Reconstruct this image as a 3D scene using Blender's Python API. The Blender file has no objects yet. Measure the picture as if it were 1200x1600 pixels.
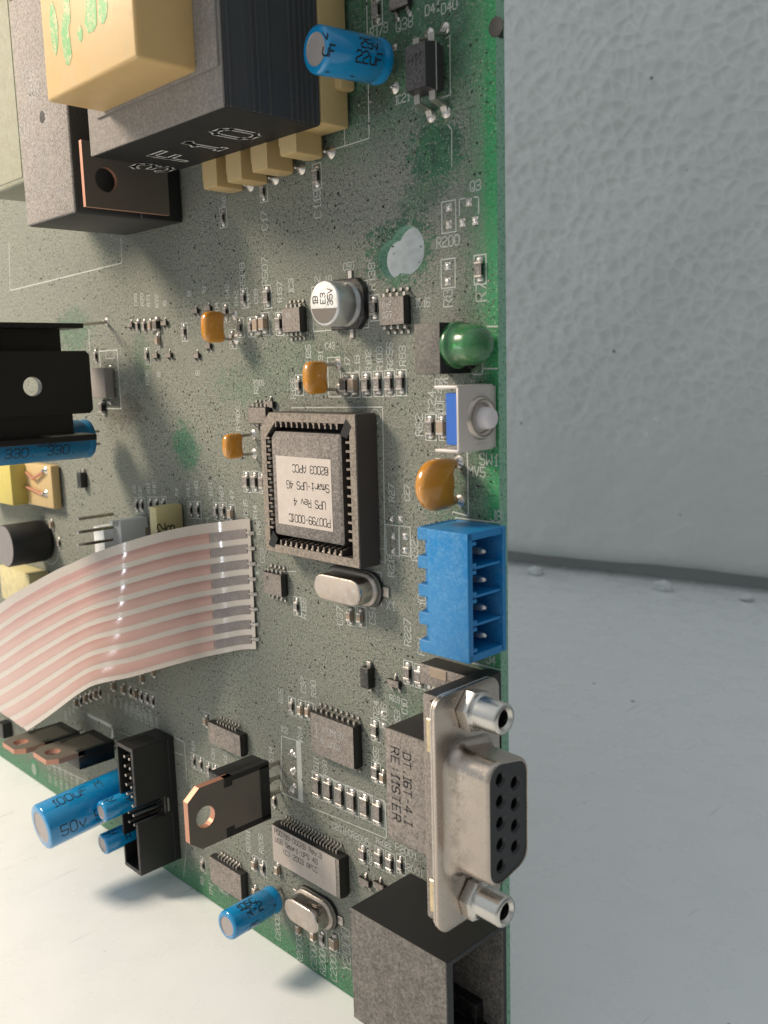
import bpy, bmesh, math, random
from mathutils import Vector, Matrix
from mathutils.geometry import tessellate_polygon
random.seed(7)
R = math.radians
S = bpy.context.scene
COL = S.collection

# ------------------------------------------------------------------ camera
# Board frame (mm): X along the board (its connector edge is X=0), Y up, Z out of the board face.
# World: x = X, y = -Z, z = Y.
FPX = 1437.67                      # focal length for a 1200 x 1600 picture
CR = ((0.70150832, -0.02704847, -0.71214778),
      (0.09187648, -0.98750793, 0.12801092),
      (-0.70671408, -0.15523035, -0.69025991))   # rows: picture right, picture down, forward
CC = (72.064, 102.520, 90.813)
def W(v): return Vector((v[0], -v[2], v[1]))
cam = bpy.data.cameras.new('camera'); camo = bpy.data.objects.new('camera', cam); COL.objects.link(camo)
rt, dn, fw = W(CR[0]), W(CR[1]), W(CR[2])
mw = Matrix((( rt.x, -dn.x, -fw.x), (rt.y, -dn.y, -fw.y), (rt.z, -dn.z, -fw.z))).to_4x4()
mw.translation = W(CC); camo.matrix_world = mw
cam.sensor_width = 36; cam.sensor_fit = 'AUTO'; cam.lens = FPX / 1600 * 36
cam.clip_start = 1; cam.clip_end = 5000
cam.dof.use_dof = True; cam.dof.focus_distance = 140; cam.dof.aperture_fstop = 0.05
S.camera = camo

# ------------------------------------------------------------------ light
S.view_settings.view_transform = 'Standard'; S.view_settings.look = 'None'
S.view_settings.exposure = 0.0; S.view_settings.gamma = 1
wd = bpy.data.worlds.new('World'); S.world = wd; wd.use_nodes = True
wn = wd.node_tree; bg = wn.nodes['Background']
# a room: brightest towards the window side and the ceiling, darkest low down where the photographer stands
tc = wn.nodes.new('ShaderNodeTexCoord'); sx = wn.nodes.new('ShaderNodeVectorMath'); sx.operation = 'DOT_PRODUCT'
wn.links.new(tc.outputs['Generated'], sx.inputs[0]); sx.inputs[1].default_value = (-.50, -.30, .81)
mp_ = wn.nodes.new('ShaderNodeMapRange'); mp_.interpolation_type = 'SMOOTHSTEP'; mp_.inputs[1].default_value = -.75; mp_.inputs[2].default_value = .95
wn.links.new(sx.outputs['Value'], mp_.inputs[0])
rp = wn.nodes.new('ShaderNodeValToRGB'); wn.links.new(mp_.outputs[0], rp.inputs[0])
rp.color_ramp.elements[0].position = 0.0; rp.color_ramp.elements[0].color = (.13, .13, .13, 1)
rp.color_ramp.elements[1].position = 1.0; rp.color_ramp.elements[1].color = (.88, .95, .98, 1)
wn.links.new(rp.outputs[0], bg.inputs[0]); bg.inputs[1].default_value = 0.655
key = bpy.data.lights.new('window_light', 'AREA'); key.shape = 'DISK'; key.size = 100
key.energy = 1.75e6; key.color = (1.0, .85, .68)
ko = bpy.data.objects.new('window_light', key); COL.objects.link(ko)
ko.location = W((-262, 300, 215)); ko.rotation_euler = (W((-60, 80, 0)) - ko.location).to_track_quat('-Z', 'Y').to_euler()

fil = bpy.data.lights.new('added_glint_light', 'AREA'); fil.shape = 'RECTANGLE'; fil.size = 24; fil.size_y = 90  # lamp added for highlights on the ribbon cable, not a known window
fil.energy = 9.5e4; fil.color = (.86, .93, 1.0)
fo = bpy.data.objects.new('added_glint_light', fil); COL.objects.link(fo)
fo.location = W((-222, 10, 330)); fo.rotation_euler = (W((-80, 66, 5)) - fo.location).to_track_quat('-Z', 'Y').to_euler()

# ------------------------------------------------------------------ measuring helpers (photo point -> place on the board)
def ray(px, py):
    a, b = (px - 600) / FPX, (py - 800) / FPX
    return [CR[0][i] * a + CR[1][i] * b + CR[2][i] for i in range(3)]
def at(px, py, z=0.0):
    d = ray(px, py); t = (z - CC[2]) / d[2]
    return Vector((CC[0] + t * d[0], CC[1] + t * d[1], z))
def atX(px, py, X):
    d = ray(px, py); t = (X - CC[0]) / d[0]
    return Vector((X, CC[1] + t * d[1], CC[2] + t * d[2]))
def atdepth(px, py, dep):
    d = ray(px, py); return Vector([CC[i] + dep * d[i] for i in range(3)])
def zat(X, Y, px):
    c = [sum(CR[r][i] * (v - CC[i]) for i, v in enumerate((X, Y, 0))) for r in range(3)]
    k = (px - 600) / FPX
    return (k * c[2] - c[0]) / (CR[0][2] - k * CR[2][2])

# ------------------------------------------------------------------ materials
class NT:
    def __init__(s, name):
        s.m = bpy.data.materials.new(name); s.m.use_nodes = True; s.t = s.m.node_tree; s.b = s.t.nodes['Principled BSDF']
    def n(s, typ, **kw):
        x = s.t.nodes.new('ShaderNode' + typ)
        for k, v in kw.items(): setattr(x, k, v)
        return x
    def l(s, a, b): s.t.links.new(a, b)
    def put(s, sock, v):
        if hasattr(v, 'is_linked') or hasattr(v, 'links'): s.l(v, sock)
        else:
            if isinstance(v, tuple) and len(v) == 3 and sock.type == 'RGBA': v = v + (1,)
            sock.default_value = v
    def math(s, op, a, b=0.0, c=None, clamp=False):
        x = s.n('Math', operation=op, use_clamp=clamp); s.put(x.inputs[0], a); s.put(x.inputs[1], b)
        if c is not None: s.put(x.inputs[2], c)
        return x.outputs[0]
    def mr(s, v, a, b, c=0.0, d=1.0, smooth=True):
        x = s.n('MapRange', interpolation_type='SMOOTHSTEP' if smooth else 'LINEAR'); s.put(x.inputs[0], v)
        for i, q in zip((1, 2, 3, 4), (a, b, c, d)): x.inputs[i].default_value = q
        return x.outputs[0]
    def mix(s, f, a, b, typ='MIX'):
        x = s.n('Mix', data_type='RGBA', blend_type=typ); s.put(x.inputs[0], f); s.put(x.inputs[6], a); s.put(x.inputs[7], b)
        return x.outputs[2]
    def noise(s, vec, scale, detail=3, rough=.6, dist=0.0):
        x = s.n('TexNoise'); s.l(vec, x.inputs['Vector']); x.inputs['Scale'].default_value = scale
        x.inputs['Detail'].default_value = detail; x.inputs['Roughness'].default_value = rough; x.inputs['Distortion'].default_value = dist
        return x.outputs['Fac']
    def vor(s, vec, scale, feature='F1', out='Distance', rnd=1.0):
        x = s.n('TexVoronoi', feature=feature); s.l(vec, x.inputs['Vector']); x.inputs['Scale'].default_value = scale
        x.inputs['Randomness'].default_value = rnd
        return x.outputs[out]
    def bump(s, h, strength=.3, dist=.1):
        x = s.n('Bump'); x.inputs['Strength'].default_value = strength; x.inputs['Distance'].default_value = dist
        s.l(h, x.inputs['Height']); s.l(x.outputs[0], s.b.inputs['Normal'])

DUST = (.28, .24, .21)
def dmat(name, base, rough=.5, dust=.6, metal=0.0, dcol=DUST, spec=.5, trans=0, bumpy=1.0, var=.15, alpha=1, coat=0, sss=0):
    """A material under settled dust: dust lies on what faces out of the board, thin on the rest."""
    s = NT(name); g = s.n('NewGeometry'); pos = g.outputs['Position']
    dp = s.n('VectorMath', operation='DOT_PRODUCT'); s.l(g.outputs['True Normal'], dp.inputs[0]); dp.inputs[1].default_value = (0, -1, 0)
    face = s.mr(dp.outputs['Value'], .35, .92)
    fine = s.noise(pos, 2.7, 4, .78); mid = s.noise(pos, .55, 3, .6)
    k = s.math('ADD', s.math('MULTIPLY', s.math('SUBTRACT', fine, .5), 1.5), s.math('MULTIPLY', s.math('SUBTRACT', mid, .5), 1.0))
    f = s.math('MULTIPLY', s.math('ADD', k, dust, clamp=True), face)
    side = s.math('MULTIPLY', s.mr(fine, .66, .74), .10 if dust > 0 else 0.0)
    f = s.math('MAXIMUM', f, side)
    if dust <= 0: f = s.math('MULTIPLY', f, 0.0)
    b2 = s.mix(s.math('MULTIPLY', mid, var * 2), base, tuple(c * .62 for c in base))
    specks = s.mr(s.vor(pos, 1.7), .10, .05); dc = s.mix(s.math('MULTIPLY', specks, .8), s.mix(s.mr(fine, .3, .7), tuple(c * .66 for c in dcol), tuple(min(1, c * 1.22) for c in dcol)), (.03, .028, .025))
    s.l(s.mix(f, b2, dc), s.b.inputs['Base Color'])
    s.l(s.math('ADD', s.math('MULTIPLY', f, .95 - rough), s.math('ADD', rough, s.math('MULTIPLY', s.math('SUBTRACT', mid, .5), .12))), s.b.inputs['Roughness'])
    s.l(s.math('MULTIPLY', s.math('SUBTRACT', 1.0, f), metal), s.b.inputs['Metallic'])
    s.b.inputs['Specular IOR Level'].default_value = spec
    if trans: s.l(s.math('MULTIPLY', s.math('SUBTRACT', 1.0, f), trans), s.b.inputs['Transmission Weight'])
    if coat: s.b.inputs['Coat Weight'].default_value = coat; s.b.inputs['Coat Roughness'].default_value = .08
    if sss: s.b.inputs['Subsurface Weight'].default_value = sss; s.b.inputs['Subsurface Radius'].default_value = (1.5, 1., .6); s.b.inputs['Subsurface Scale'].default_value = 1.0
    s.bump(s.math('ADD', s.math('MULTIPLY', fine, .15 + dust), s.math('MULTIPLY', mid, .4)), .35 * bumpy, .12)
    return s.m

def plain(name, base, rough=.5, metal=0.0, **kw): return dmat(name, base, rough, 0, metal, **kw)

BLACK = dmat('black plastic', (.014, .014, .015), .42, .75, dcol=(.225, .205, .185))
BLACKC = dmat('cleaner black plastic', (.013, .013, .014), .38, .08, bumpy=.6)
ICB = dmat('dusty black epoxy', (.020, .019, .018), .5, .95, dcol=(.29, .255, .23))
SOCK = dmat('brown grey socket plastic', (.060, .050, .044), .6, .95, dcol=(.30, .255, .215))
CHIPM = dmat('dusty chip epoxy', (.030, .027, .026), .6, .8, dcol=(.28, .25, .23))
SOLD = dmat('solder', (.72, .68, .64), .28, .12, 1.0)
TIN = dmat('tinned lead', (.62, .58, .54), .34, .25, 1.0)
STEEL = dmat('nickel plated steel', (.50, .435, .38), .27, .05, 1.0, bumpy=.2, dcol=(.42, .35, .29), var=.03)
STEEL2 = dmat('brushed tin plate', (.70, .65, .60), .36, .3, 1.0, bumpy=.2, dcol=(.42, .35, .29), var=.05)
CANM = dmat('crystal can', (.62, .58, .54), .22, .5, 1.0, bumpy=.15, var=.05, dcol=(.44, .35, .28))
ALU = dmat('aluminium can', (.80, .81, .82), .46, .3, 1.0, bumpy=.3, dcol=(.40, .37, .33))
ZINC = dmat('zinc jackscrew', (.66, .63, .59), .26, -.1, 1.0, bumpy=.2, var=.05)
SWPL = plain('satin switch plate', (.66, .60, .56), .48, .45, bumpy=.3)
COPPER = plain('bare copper edge', (.62, .31, .21), .42, .6, bumpy=.3)
TABM = dmat('tarnished transistor tab', (.20, .175, .15), .38, .2, .45, bumpy=.3)
BLUE = dmat('blue connector plastic', (.008, .20, .50), .32, .22, bumpy=.4, dcol=(.12, .32, .55), var=.08)
SLEEVE = dmat('blue capacitor sleeve', (.003, .235, .52), .20, .0, bumpy=.2, coat=.6, var=.06)
SLEEVED = dmat('dusty blue capacitor sleeve', (.006, .17, .36), .3, .1, bumpy=.3)
CAPTOP = plain('pale capacitor end', (.42, .38, .37), .42, .3)
ORANGE = dmat('orange epoxy dip', (.62, .26, .028), .16, .03, bumpy=.25, coat=.6, dcol=(.55, .38, .2))
CREAM = dmat('cream nylon bobbin', (.66, .45, .20), .42, .05, bumpy=.5, sss=.25, dcol=(.55, .43, .28))
CREAM2 = dmat('cream nylon foot', (.58, .42, .20), .45, .05, bumpy=.4, sss=.2, dcol=(.5, .4, .26))
YELLOW = dmat('yellow tape', (.60, .50, .13), .45, .05, dcol=(.5, .42, .2))
FILM = dmat('pale yellow film capacitor case', (.66, .58, .30), .4, .10, bumpy=.4)
WHITE = dmat('white nylon', (.78, .80, .80), .42, .15, bumpy=.4)
GREYT = dmat('grey paper tape', (.22, .20, .185), .8, .6, dcol=(.30, .27, .245))
RELAY = dmat('grey relay case', (.045, .043, .042), .5, .95, dcol=(.36, .325, .30))
PALEG = dmat('pale relay case', (.32, .33, .25), .5, .6, dcol=(.33, .32, .24))
TANC = dmat('ceramic capacitor', (.42, .31, .22), .45, .35, dcol=(.34, .29, .24))
SILK = dmat('white legend ink', (.58, .62, .59), .6, .35, bumpy=.2, dcol=(.40, .39, .35))
INK = plain('black ink', (.012, .012, .014), .5, bumpy=0)
INKP = plain('faded dark ink', (.05, .045, .045), .6, bumpy=0)
PAINT = plain('pale grey print', (.50, .49, .48), .6, bumpy=0)
PAINTW = plain('white print', (.55, .55, .54), .6, bumpy=0)
GREENP = plain('green print', (.16, .42, .14), .5, bumpy=0)
LABEL = dmat('paper sticker', (.50, .44, .40), .7, .35, bumpy=.3, dcol=(.44, .38, .34))
BLUEP = plain('blue switch plastic', (.03, .14, .55), .4)
BUTTON = dmat('translucent white button', (.72, .68, .70), .35, 0, sss=.3)
GOLD = dmat('gilt pin', (.72, .58, .36), .3, .1, 1.0)
HOLE = plain('dark socket hole', (.006, .006, .006), .6)
RUB = dmat('dark rubber', (.009, .009, .009), .55, 0)
COPW = plain('brown burnt flux', (.12, .055, .03), .4)

def led_material():
    s = NT('green LED epoxy'); g = s.n('NewGeometry')
    fine = s.noise(g.outputs['Position'], 4, 4, .7); mid = s.noise(g.outputs['Position'], .8, 3)
    s.l(s.mix(s.mr(fine, .45, .68, .1, .75), (.07, .42, .13), (.17, .24, .16)), s.b.inputs['Base Color'])
    s.b.inputs['Transmission Weight'].default_value = .62; s.b.inputs['IOR'].default_value = 1.5
    s.l(s.mr(mid, .35, .65, .16, .34), s.b.inputs['Roughness'])
    s.b.inputs['Coat Weight'].default_value = .5; s.b.inputs['Coat Roughness'].default_value = .12
    s.bump(fine, .2, .1); return s.m
LEDM = led_material()

def board_material():
    s = NT('dusty green solder mask'); t = s.n('TexCoord'); P = t.outputs['Object']
    sp = s.n('SeparateXYZ'); s.l(P, sp.inputs[0]); X, Y = sp.outputs[0], sp.outputs[1]
    big = s.noise(P, .09, 4, .6); med = s.noise(P, .6, 4, .65); fine = s.noise(P, 4.5, 4, .75); grain = s.noise(P, 2.2, 3, .8)
    wob = s.math('MULTIPLY', s.math('SUBTRACT', med, .5), 6.0)
    def blob(px, py, rx, ry, lo=1.15, hi=.55, ang=0):
        c = at(px, py); m = s.n('Mapping', vector_type='TEXTURE'); s.l(P, m.inputs[0])
        m.inputs['Location'].default_value = (c.x, c.y, 0); m.inputs['Scale'].default_value = (rx, ry, 1000); m.inputs['Rotation'].default_value = (0, 0, ang)
        ln = s.n('VectorMath', operation='LENGTH'); s.l(m.outputs[0], ln.inputs[0])
        d = s.math('ADD', ln.outputs['Value'], s.math('ADD', s.math('MULTIPLY', s.math('SUBTRACT', med, .5), 2.0), s.math('MULTIPLY', s.math('SUBTRACT', grain, .5), 1.4)))
        return s.mr(d, lo, hi)
    # cleaner zones: connector edge, top corner, lower edge
    edge = s.math('ADD', s.math('MULTIPLY', s.mr(s.math('ADD', X, wob), -8.0, -1.5), .55), s.math('MULTIPLY', s.mr(s.math('ADD', X, s.math('MULTIPLY', wob, .15)), -2.6, -.9), .5))
    top = s.math('MULTIPLY', s.mr(s.math('ADD', Y, wob), 127, 140), s.mr(s.math('ADD', X, wob), -48, -30))
    low = s.mr(s.math('ADD', Y, s.math('MULTIPLY', wob, .6)), 9.0, 1.0)
    clean = s.math('MAXIMUM', s.math('MULTIPLY', edge, .95), s.math('MAXIMUM', s.math('MULTIPLY', top, .70), s.math('MULTIPLY', low, .85)))
    for b, a in ((blob(682, 232, 5.2, 5.5), .8), (blob(664, 298, 6, 3.2, ang=.5), .5), (blob(290, 700, 4.8, 4.2, ang=-.8), .85), (blob(625, 395, 6.4, 4.9, 1.0, .75), .8),
                 (blob(395, 600, 12, 4), .22), (blob(222, 560, 3, 6), .3), (blob(722, 790, 6, 6), .4), (blob(640, 1110, 5, 4), .3), (blob(115, 520, 8, 5), .45), (blob(460, 560, 14, 4), .2), (blob(200, 1180, 10, 4), .5)):
        clean = s.math('MAXIMUM', clean, s.math('MULTIPLY', b, a))
    dust = s.math('SUBTRACT', .92, clean)
    dust = s.math('ADD', dust, s.math('MULTIPLY', s.math('SUBTRACT', grain, .5), 1.5))
    dust = s.math('ADD', dust, s.math('MULTIPLY', s.math('SUBTRACT', big, .5), .55), clamp=True)
    green = s.mix(s.mr(big, .35, .65), (.010, .085, .042), (.016, .13, .06))
    vivid = s.mr(s.math('ADD', X, s.math('MULTIPLY', wob, .2)), -6.0, -.6); green = s.mix(vivid, green, (.018, .27, .095)); green = s.mix(s.math('MULTIPLY', low, .6), green, (.02, .22, .08))
    # copper running under the mask, faint
    br = s.vor(P, .16, 'DISTANCE_TO_EDGE', 'Distance', 1.0)
    green = s.mix(s.math('MULTIPLY', s.mr(br, .10, .04), .35), green, (.03, .22, .08))
    dcol = s.mix(s.mr(fine, .32, .68), (.11, .112, .102), (.445, .425, .37))
    dcol = s.mix(s.mr(big, .42, .62, 0, .35), dcol, (.20, .205, .18))
    col = s.mix(s.math('MULTIPLY', dust, .93), green, dcol)
    sm3 = s.mr(s.noise(P, 1.9, 3, .7), .55, .62); gate3 = s.math('ADD', .4, s.mr(s.noise(P, .07, 3), .36, .56, 0, .6))
    col = s.mix(s.math('MULTIPLY', s.math('MULTIPLY', sm3, gate3, clamp=True), .8), col, (.022, .036, .025))
    lt = s.mr(s.noise(P, 3.1, 1, .5), .60, .68); col = s.mix(s.math('MULTIPLY', s.math('MULTIPLY', lt, gate3), .35), col, (.6, .57, .5))
    sm = s.mr(s.vor(P, .42), .085, .06); sm2 = s.mr(s.vor(P, 1.5), .13, .07)
    gate = s.mr(s.noise(P, .12, 2), .40, .58)
    col = s.mix(s.math('MULTIPLY', sm, .9), col, (.012, .012, .010))
    col = s.mix(s.math('MULTIPLY', s.math('MULTIPLY', sm2, gate), .75), col, (.03, .035, .028))
    brown = s.math('MAXIMUM', blob(585, 155, 5, 2.2), blob(190, 640, 9, 4))
    col = s.mix(s.math('MULTIPLY', brown, .4), col, (.06, .04, .025))
    s.l(col, s.b.inputs['Base Color'])
    s.l(s.mr(dust, 0, .7, .33, .93), s.b.inputs['Roughness'])
    s.bump(s.math('ADD', s.math('MULTIPLY', grain, .9), s.math('MULTIPLY', fine, .7)), .75, .22)
    return s.m
PCB = board_material()
def edge_material():
    s = NT('fibreglass board edge'); t = s.n('TexCoord'); P = t.outputs['Object']
    v = s.vor(P, 2.1); f = s.noise(P, 3, 3)
    c = s.mix(s.mr(v, .15, .45), (.075, .27, .155), (.24, .46, .33)); c = s.mix(s.mr(f, .3, .8, 0, .5), c, (.16, .22, .18))
    s.l(c, s.b.inputs['Base Color']); s.b.inputs['Roughness'].default_value = .6; s.bump(v, .5, .12); return s.m
EDGE = edge_material()

# ------------------------------------------------------------------ mesh builder
class M:
    def __init__(s): s.bm = bmesh.new(); s.mats = []
    def mi(s, m):
        if m not in s.mats: s.mats.append(m)
        return s.mats.index(m)
    def face(s, pts, m):
        f = s.bm.faces.new([s.bm.verts.new(p) for p in pts]); f.material_index = s.mi(m); return f
    def merge(s, tmp, m):
        i = s.mi(m) if m else None
        vm = {v: s.bm.verts.new(v.co) for v in tmp.verts}
        for f in tmp.faces:
            try: g = s.bm.faces.new([vm[v] for v in f.verts])
            except ValueError: continue
            g.material_index = i
        tmp.free()
    def box(s, a, b, m, bev=0.0, seg=2, mat=None):
        t = bmesh.new(); bmesh.ops.create_cube(t, size=1)
        a, b = Vector(a), Vector(b); c = (a + b) / 2; d = b - a
        for v in t.verts: v.co = Vector((v.co.x * d.x, v.co.y * d.y, v.co.z * d.z)) + c
        if bev: bmesh.ops.bevel(t, geom=t.edges[:], offset=bev, segments=seg, profile=.5, affect='EDGES')
        if mat is not None: t.transform(mat)
        bmesh.ops.recalc_face_normals(t, faces=t.faces[:])
        s.merge(t, m); return s
    def prism(s, pts, lo, hi, m, axis='z', bev=0.0, seg=2):
        """pts in the plane across `axis`: z -> (x,y), x -> (y,z), y -> (x,z)"""
        f3 = {'z': lambda u, v, w: (u, v, w), 'x': lambda u, v, w: (w, u, v), 'y': lambda u, v, w: (u, w, v)}[axis]
        t = bmesh.new(); A = [t.verts.new(f3(u, v, lo)) for u, v in pts]; B = [t.verts.new(f3(u, v, hi)) for u, v in pts]; n = len(pts)
        t.faces.new(A); t.faces.new(B[::-1])
        for i in range(n): t.faces.new((A[i], B[i], B[(i + 1) % n], A[(i + 1) % n]))
        bmesh.ops.recalc_face_normals(t, faces=t.faces[:])
        if bev:
            es = [e for e in t.edges if (e.verts[0] in B) == (e.verts[1] in B)]
            bmesh.ops.bevel(t, geom=es, offset=bev, segments=seg, profile=.5, affect='EDGES')
        s.merge(t, m); return s
    def lathe(s, p0, p1, prof, m, seg=28, ms=None, caps=True):
        """prof: (t along p0->p1 in mm, radius)"""
        p0, p1 = Vector(p0), Vector(p1); ax = (p1 - p0).normalized(); u = ax.orthogonal().normalized(); w = ax.cross(u)
        t = s.bm; rings = []
        for d, r in prof:
            c = p0 + ax * d
            rings.append([t.verts.new(c + (u * math.cos(k * 2 * math.pi / seg) + w * math.sin(k * 2 * math.pi / seg)) * max(r, 1e-4)) for k in range(seg)])
        for j in range(len(rings) - 1):
            mm = s.mi(ms[j] if ms else m)
            for k in range(seg):
                f = t.faces.new((rings[j][k], rings[j][(k + 1) % seg], rings[j + 1][(k + 1) % seg], rings[j + 1][k])); f.material_index = mm
        if caps:
            f = t.faces.new(rings[0][::-1]); f.material_index = s.mi(ms[0] if ms else m)
            f = t.faces.new(rings[-1]); f.material_index = s.mi(ms[-1] if ms else m)
        return s
    def cyl(s, p0, p1, r, m, seg=20, bev=0.0):
        L = (Vector(p1) - Vector(p0)).length
        return s.lathe(p0, p1, [(0, r), (L, r)] if not bev else [(0, r - bev), (bev, r), (L - bev, r), (L, r - bev)], m, seg)
    def tube(s, path, r, m, seg=8, flat=1.0):
        path = [Vector(p) for p in path]; t = s.bm; rings = []; prev = None
        for i, p in enumerate(path):
            d = (path[min(i + 1, len(path) - 1)] - path[max(i - 1, 0)]).normalized()
            u = (prev - d * prev.dot(d)).normalized() if prev else d.orthogonal().normalized(); prev = u; w = d.cross(u)
            rings.append([t.verts.new(p + u * math.cos(k * 2 * math.pi / seg) * r + w * math.sin(k * 2 * math.pi / seg) * r * flat) for k in range(seg)])
        mm = s.mi(m)
        for j in range(len(rings) - 1):
            for k in range(seg): t.faces.new((rings[j][k], rings[j][(k + 1) % seg], rings[j + 1][(k + 1) % seg], rings[j + 1][k])).material_index = mm
        t.faces.new(rings[0][::-1]).material_index = mm; t.faces.new(rings[-1]).material_index = mm
        return s
    def loft(s, loops, m, cap0=True, cap1=True):
        t = s.bm; rings = [[t.verts.new(p) for p in L] for L in loops]; n = len(loops[0]); mm = s.mi(m)
        for j in range(len(rings) - 1):
            for k in range(n): t.faces.new((rings[j][k], rings[j][(k + 1) % n], rings[j + 1][(k + 1) % n], rings[j + 1][k])).material_index = mm
        if cap0: t.faces.new(rings[0][::-1]).material_index = mm
        if cap1: t.faces.new(rings[-1]).material_index = mm
        return s
    def blob(s, c, rx, ry, rz, m, seg=10, rings=5):
        c = Vector(c); t = s.bm; mm = s.mi(m); rr = []
        for j in range(rings + 1):
            a = math.pi / 2 * j / rings
            rr.append([t.verts.new(c + Vector((rx * math.cos(a) * math.cos(k * 2 * math.pi / seg), ry * math.cos(a) * math.sin(k * 2 * math.pi / seg), rz * math.sin(a)))) for k in range(seg)])
        for j in range(rings):
            for k in range(seg): t.faces.new((rr[j][k], rr[j][(k + 1) % seg], rr[j + 1][(k + 1) % seg], rr[j + 1][k])).material_index = mm
        return s
    def mesh(s, name, smooth=True, ang=35):
        me = bpy.data.meshes.new(name); bmesh.ops.remove_doubles(s.bm, verts=s.bm.verts[:], dist=1e-4)
        s.bm.normal_update(); s.bm.to_mesh(me); s.bm.free()
        for m in s.mats: me.materials.append(m)
        if smooth:
            me.polygons.foreach_set('use_smooth', [True] * len(me.polygons)); me.set_sharp_from_angle(angle=R(ang))
        return me
    def obj(s, name, parent=None, loc=(0, 0, 0), rz=0.0, label=None, **kw): return put(s.mesh(name, **kw), name, parent, loc, rz, label)
def put(me, name, parent=None, loc=(0, 0, 0), rz=0.0, label=None, kind=None):
    o = bpy.data.objects.new(name, me); COL.objects.link(o)
    if parent is not None: o.parent = parent
    o.location = loc; o.rotation_euler = (0, 0, rz)
    if label: o['label'] = label
    if kind: o['kind'] = kind
    return o
def place(o, X=0, Y=0, Z=0):      # a top-level thing in the board frame
    o.location = W((X, Y, Z)); o.rotation_euler = (R(90), 0, 0)

# ------------------------------------------------------------------ stroke lettering
G = {}
def g(ch, *st): G[ch] = [[(float(a[0]), float(a[1])) for a in zip(q[::2], q[1::2])] for q in ([[int(c) for c in x] for x in st])]
g('0', '103041453616050110'.replace(' ', '')); g('1', '143626', '2620', '1030'); g('2', '0516364544020040'); g('3', '05163645443313', '33424130100 1'.replace(' ', ''))
g('4', '30360242'); g('5', '46060343424130100 1'.replace(' ', '')); g('6', '453616050110304142331302'); g('7', '064645 10'.replace(' ', '')); g('8', '13040516364544331302011030414233'); g('9', '011030414536160504133344')
g('A', '0004264440', '0242'); g('B', '00063645443303', '3342413000'); g('C', '45361605011030 41'.replace(' ', '')); g('D', '00063645413000'); g('E', '46060040', '0333'); g('F', '460600', '0333')
g('G', '4536160501103041432 3'.replace(' ', '')); g('H', '0006', '4046', '0343'); g('I', '2026', '1636', '1030'); g('J', '46413010 01'.replace(' ', '')); g('K', '0006', '4602', '1340'); g('L', '060040'); g('M', '0006234640'); g('N', '00064046')
g('O', '103041453616050110'); g('P', '00063645443303'); g('Q', '103041453616050110', '2240'); g('R', '00063645443303', '2340'); g('S', '4536160504133342413010 01'.replace(' ', '')); g('T', '0646', '2620'); g('U', '060110304146'); g('V', '062046'); g('W', '060 0234046'.replace(' ', '')); g('X', '0046', '0640'); g('Y', '062346', '2320'); g('Z', '06460040')
g('-', '1333'); g('.', '2021'); g('/', '0046'); g(' ',); g('v', '042044'); g('m', '0004', '031424 20'.replace(' ', ''), '23344440'); g('u', '04011030 41'.replace(' ', ''), '4044'); g('+', '1333', '2224')
g('a', '14344340', '423210 0112'.replace(' ', '')); g('r', '0004', '02143443'); g('t', '26211030', '1434'); g('e', '0242433414030110 30'.replace(' ', '')); g('p', '0004', '03143443413010 01'.replace(' ', '')); g('c', '4334140301103041'); g('(', '361 50410'.replace(' ', '').replace('1504', '1514') if False else '36141230'); g(')', '16343210'); g(':', '2122', '2425'); g('=', '0242', '0444'); g('@', '103041453616050110', '3414123 2'.replace(' ', ''))
def text(m, s, mapf, h, mat, w=.16, adv=.80, bold=1.0, sub=1):
    """lay a line of stroke lettering through mapf(u, v) -> point; h = cap height"""
    k = h / 6.0; x = 0.0; mm = m.mi(mat); wv = w / 2 * bold
    for ch in s:
        for st in G.get(ch, G.get(ch.upper(), [])):
            for (a, b), (c, d) in zip(st, st[1:]):
                p, q = Vector((x + a * k * .9, b * k)), Vector((x + c * k * .9, d * k)); L = (q - p).length
                if L < 1e-6: continue
                e = (q - p) / L; n = Vector((-e.y, e.x)) * wv; p2, q2 = p - e * wv * .8, q + e * wv * .8
                for i in range(sub):
                    r0, r1 = p2.lerp(q2, i / sub), p2.lerp(q2, (i + 1) / sub)
                    f = m.bm.faces.new([m.bm.verts.new(mapf(*z)) for z in (r0 - n, r1 - n, r1 + n, r0 + n)]); f.material_index = mm
        x += h * adv if ch not in '1I.:' else h * adv * .72
    return x
def tw(s, h, adv=.80): return sum(h * adv if c not in '1I.:' else h * adv * .72 for c in s) - h * (adv - .6)
def planar(o, U, V): o, U, V = Vector(o), Vector(U), Vector(V); return lambda u, v: o + U * u + V * v

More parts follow.
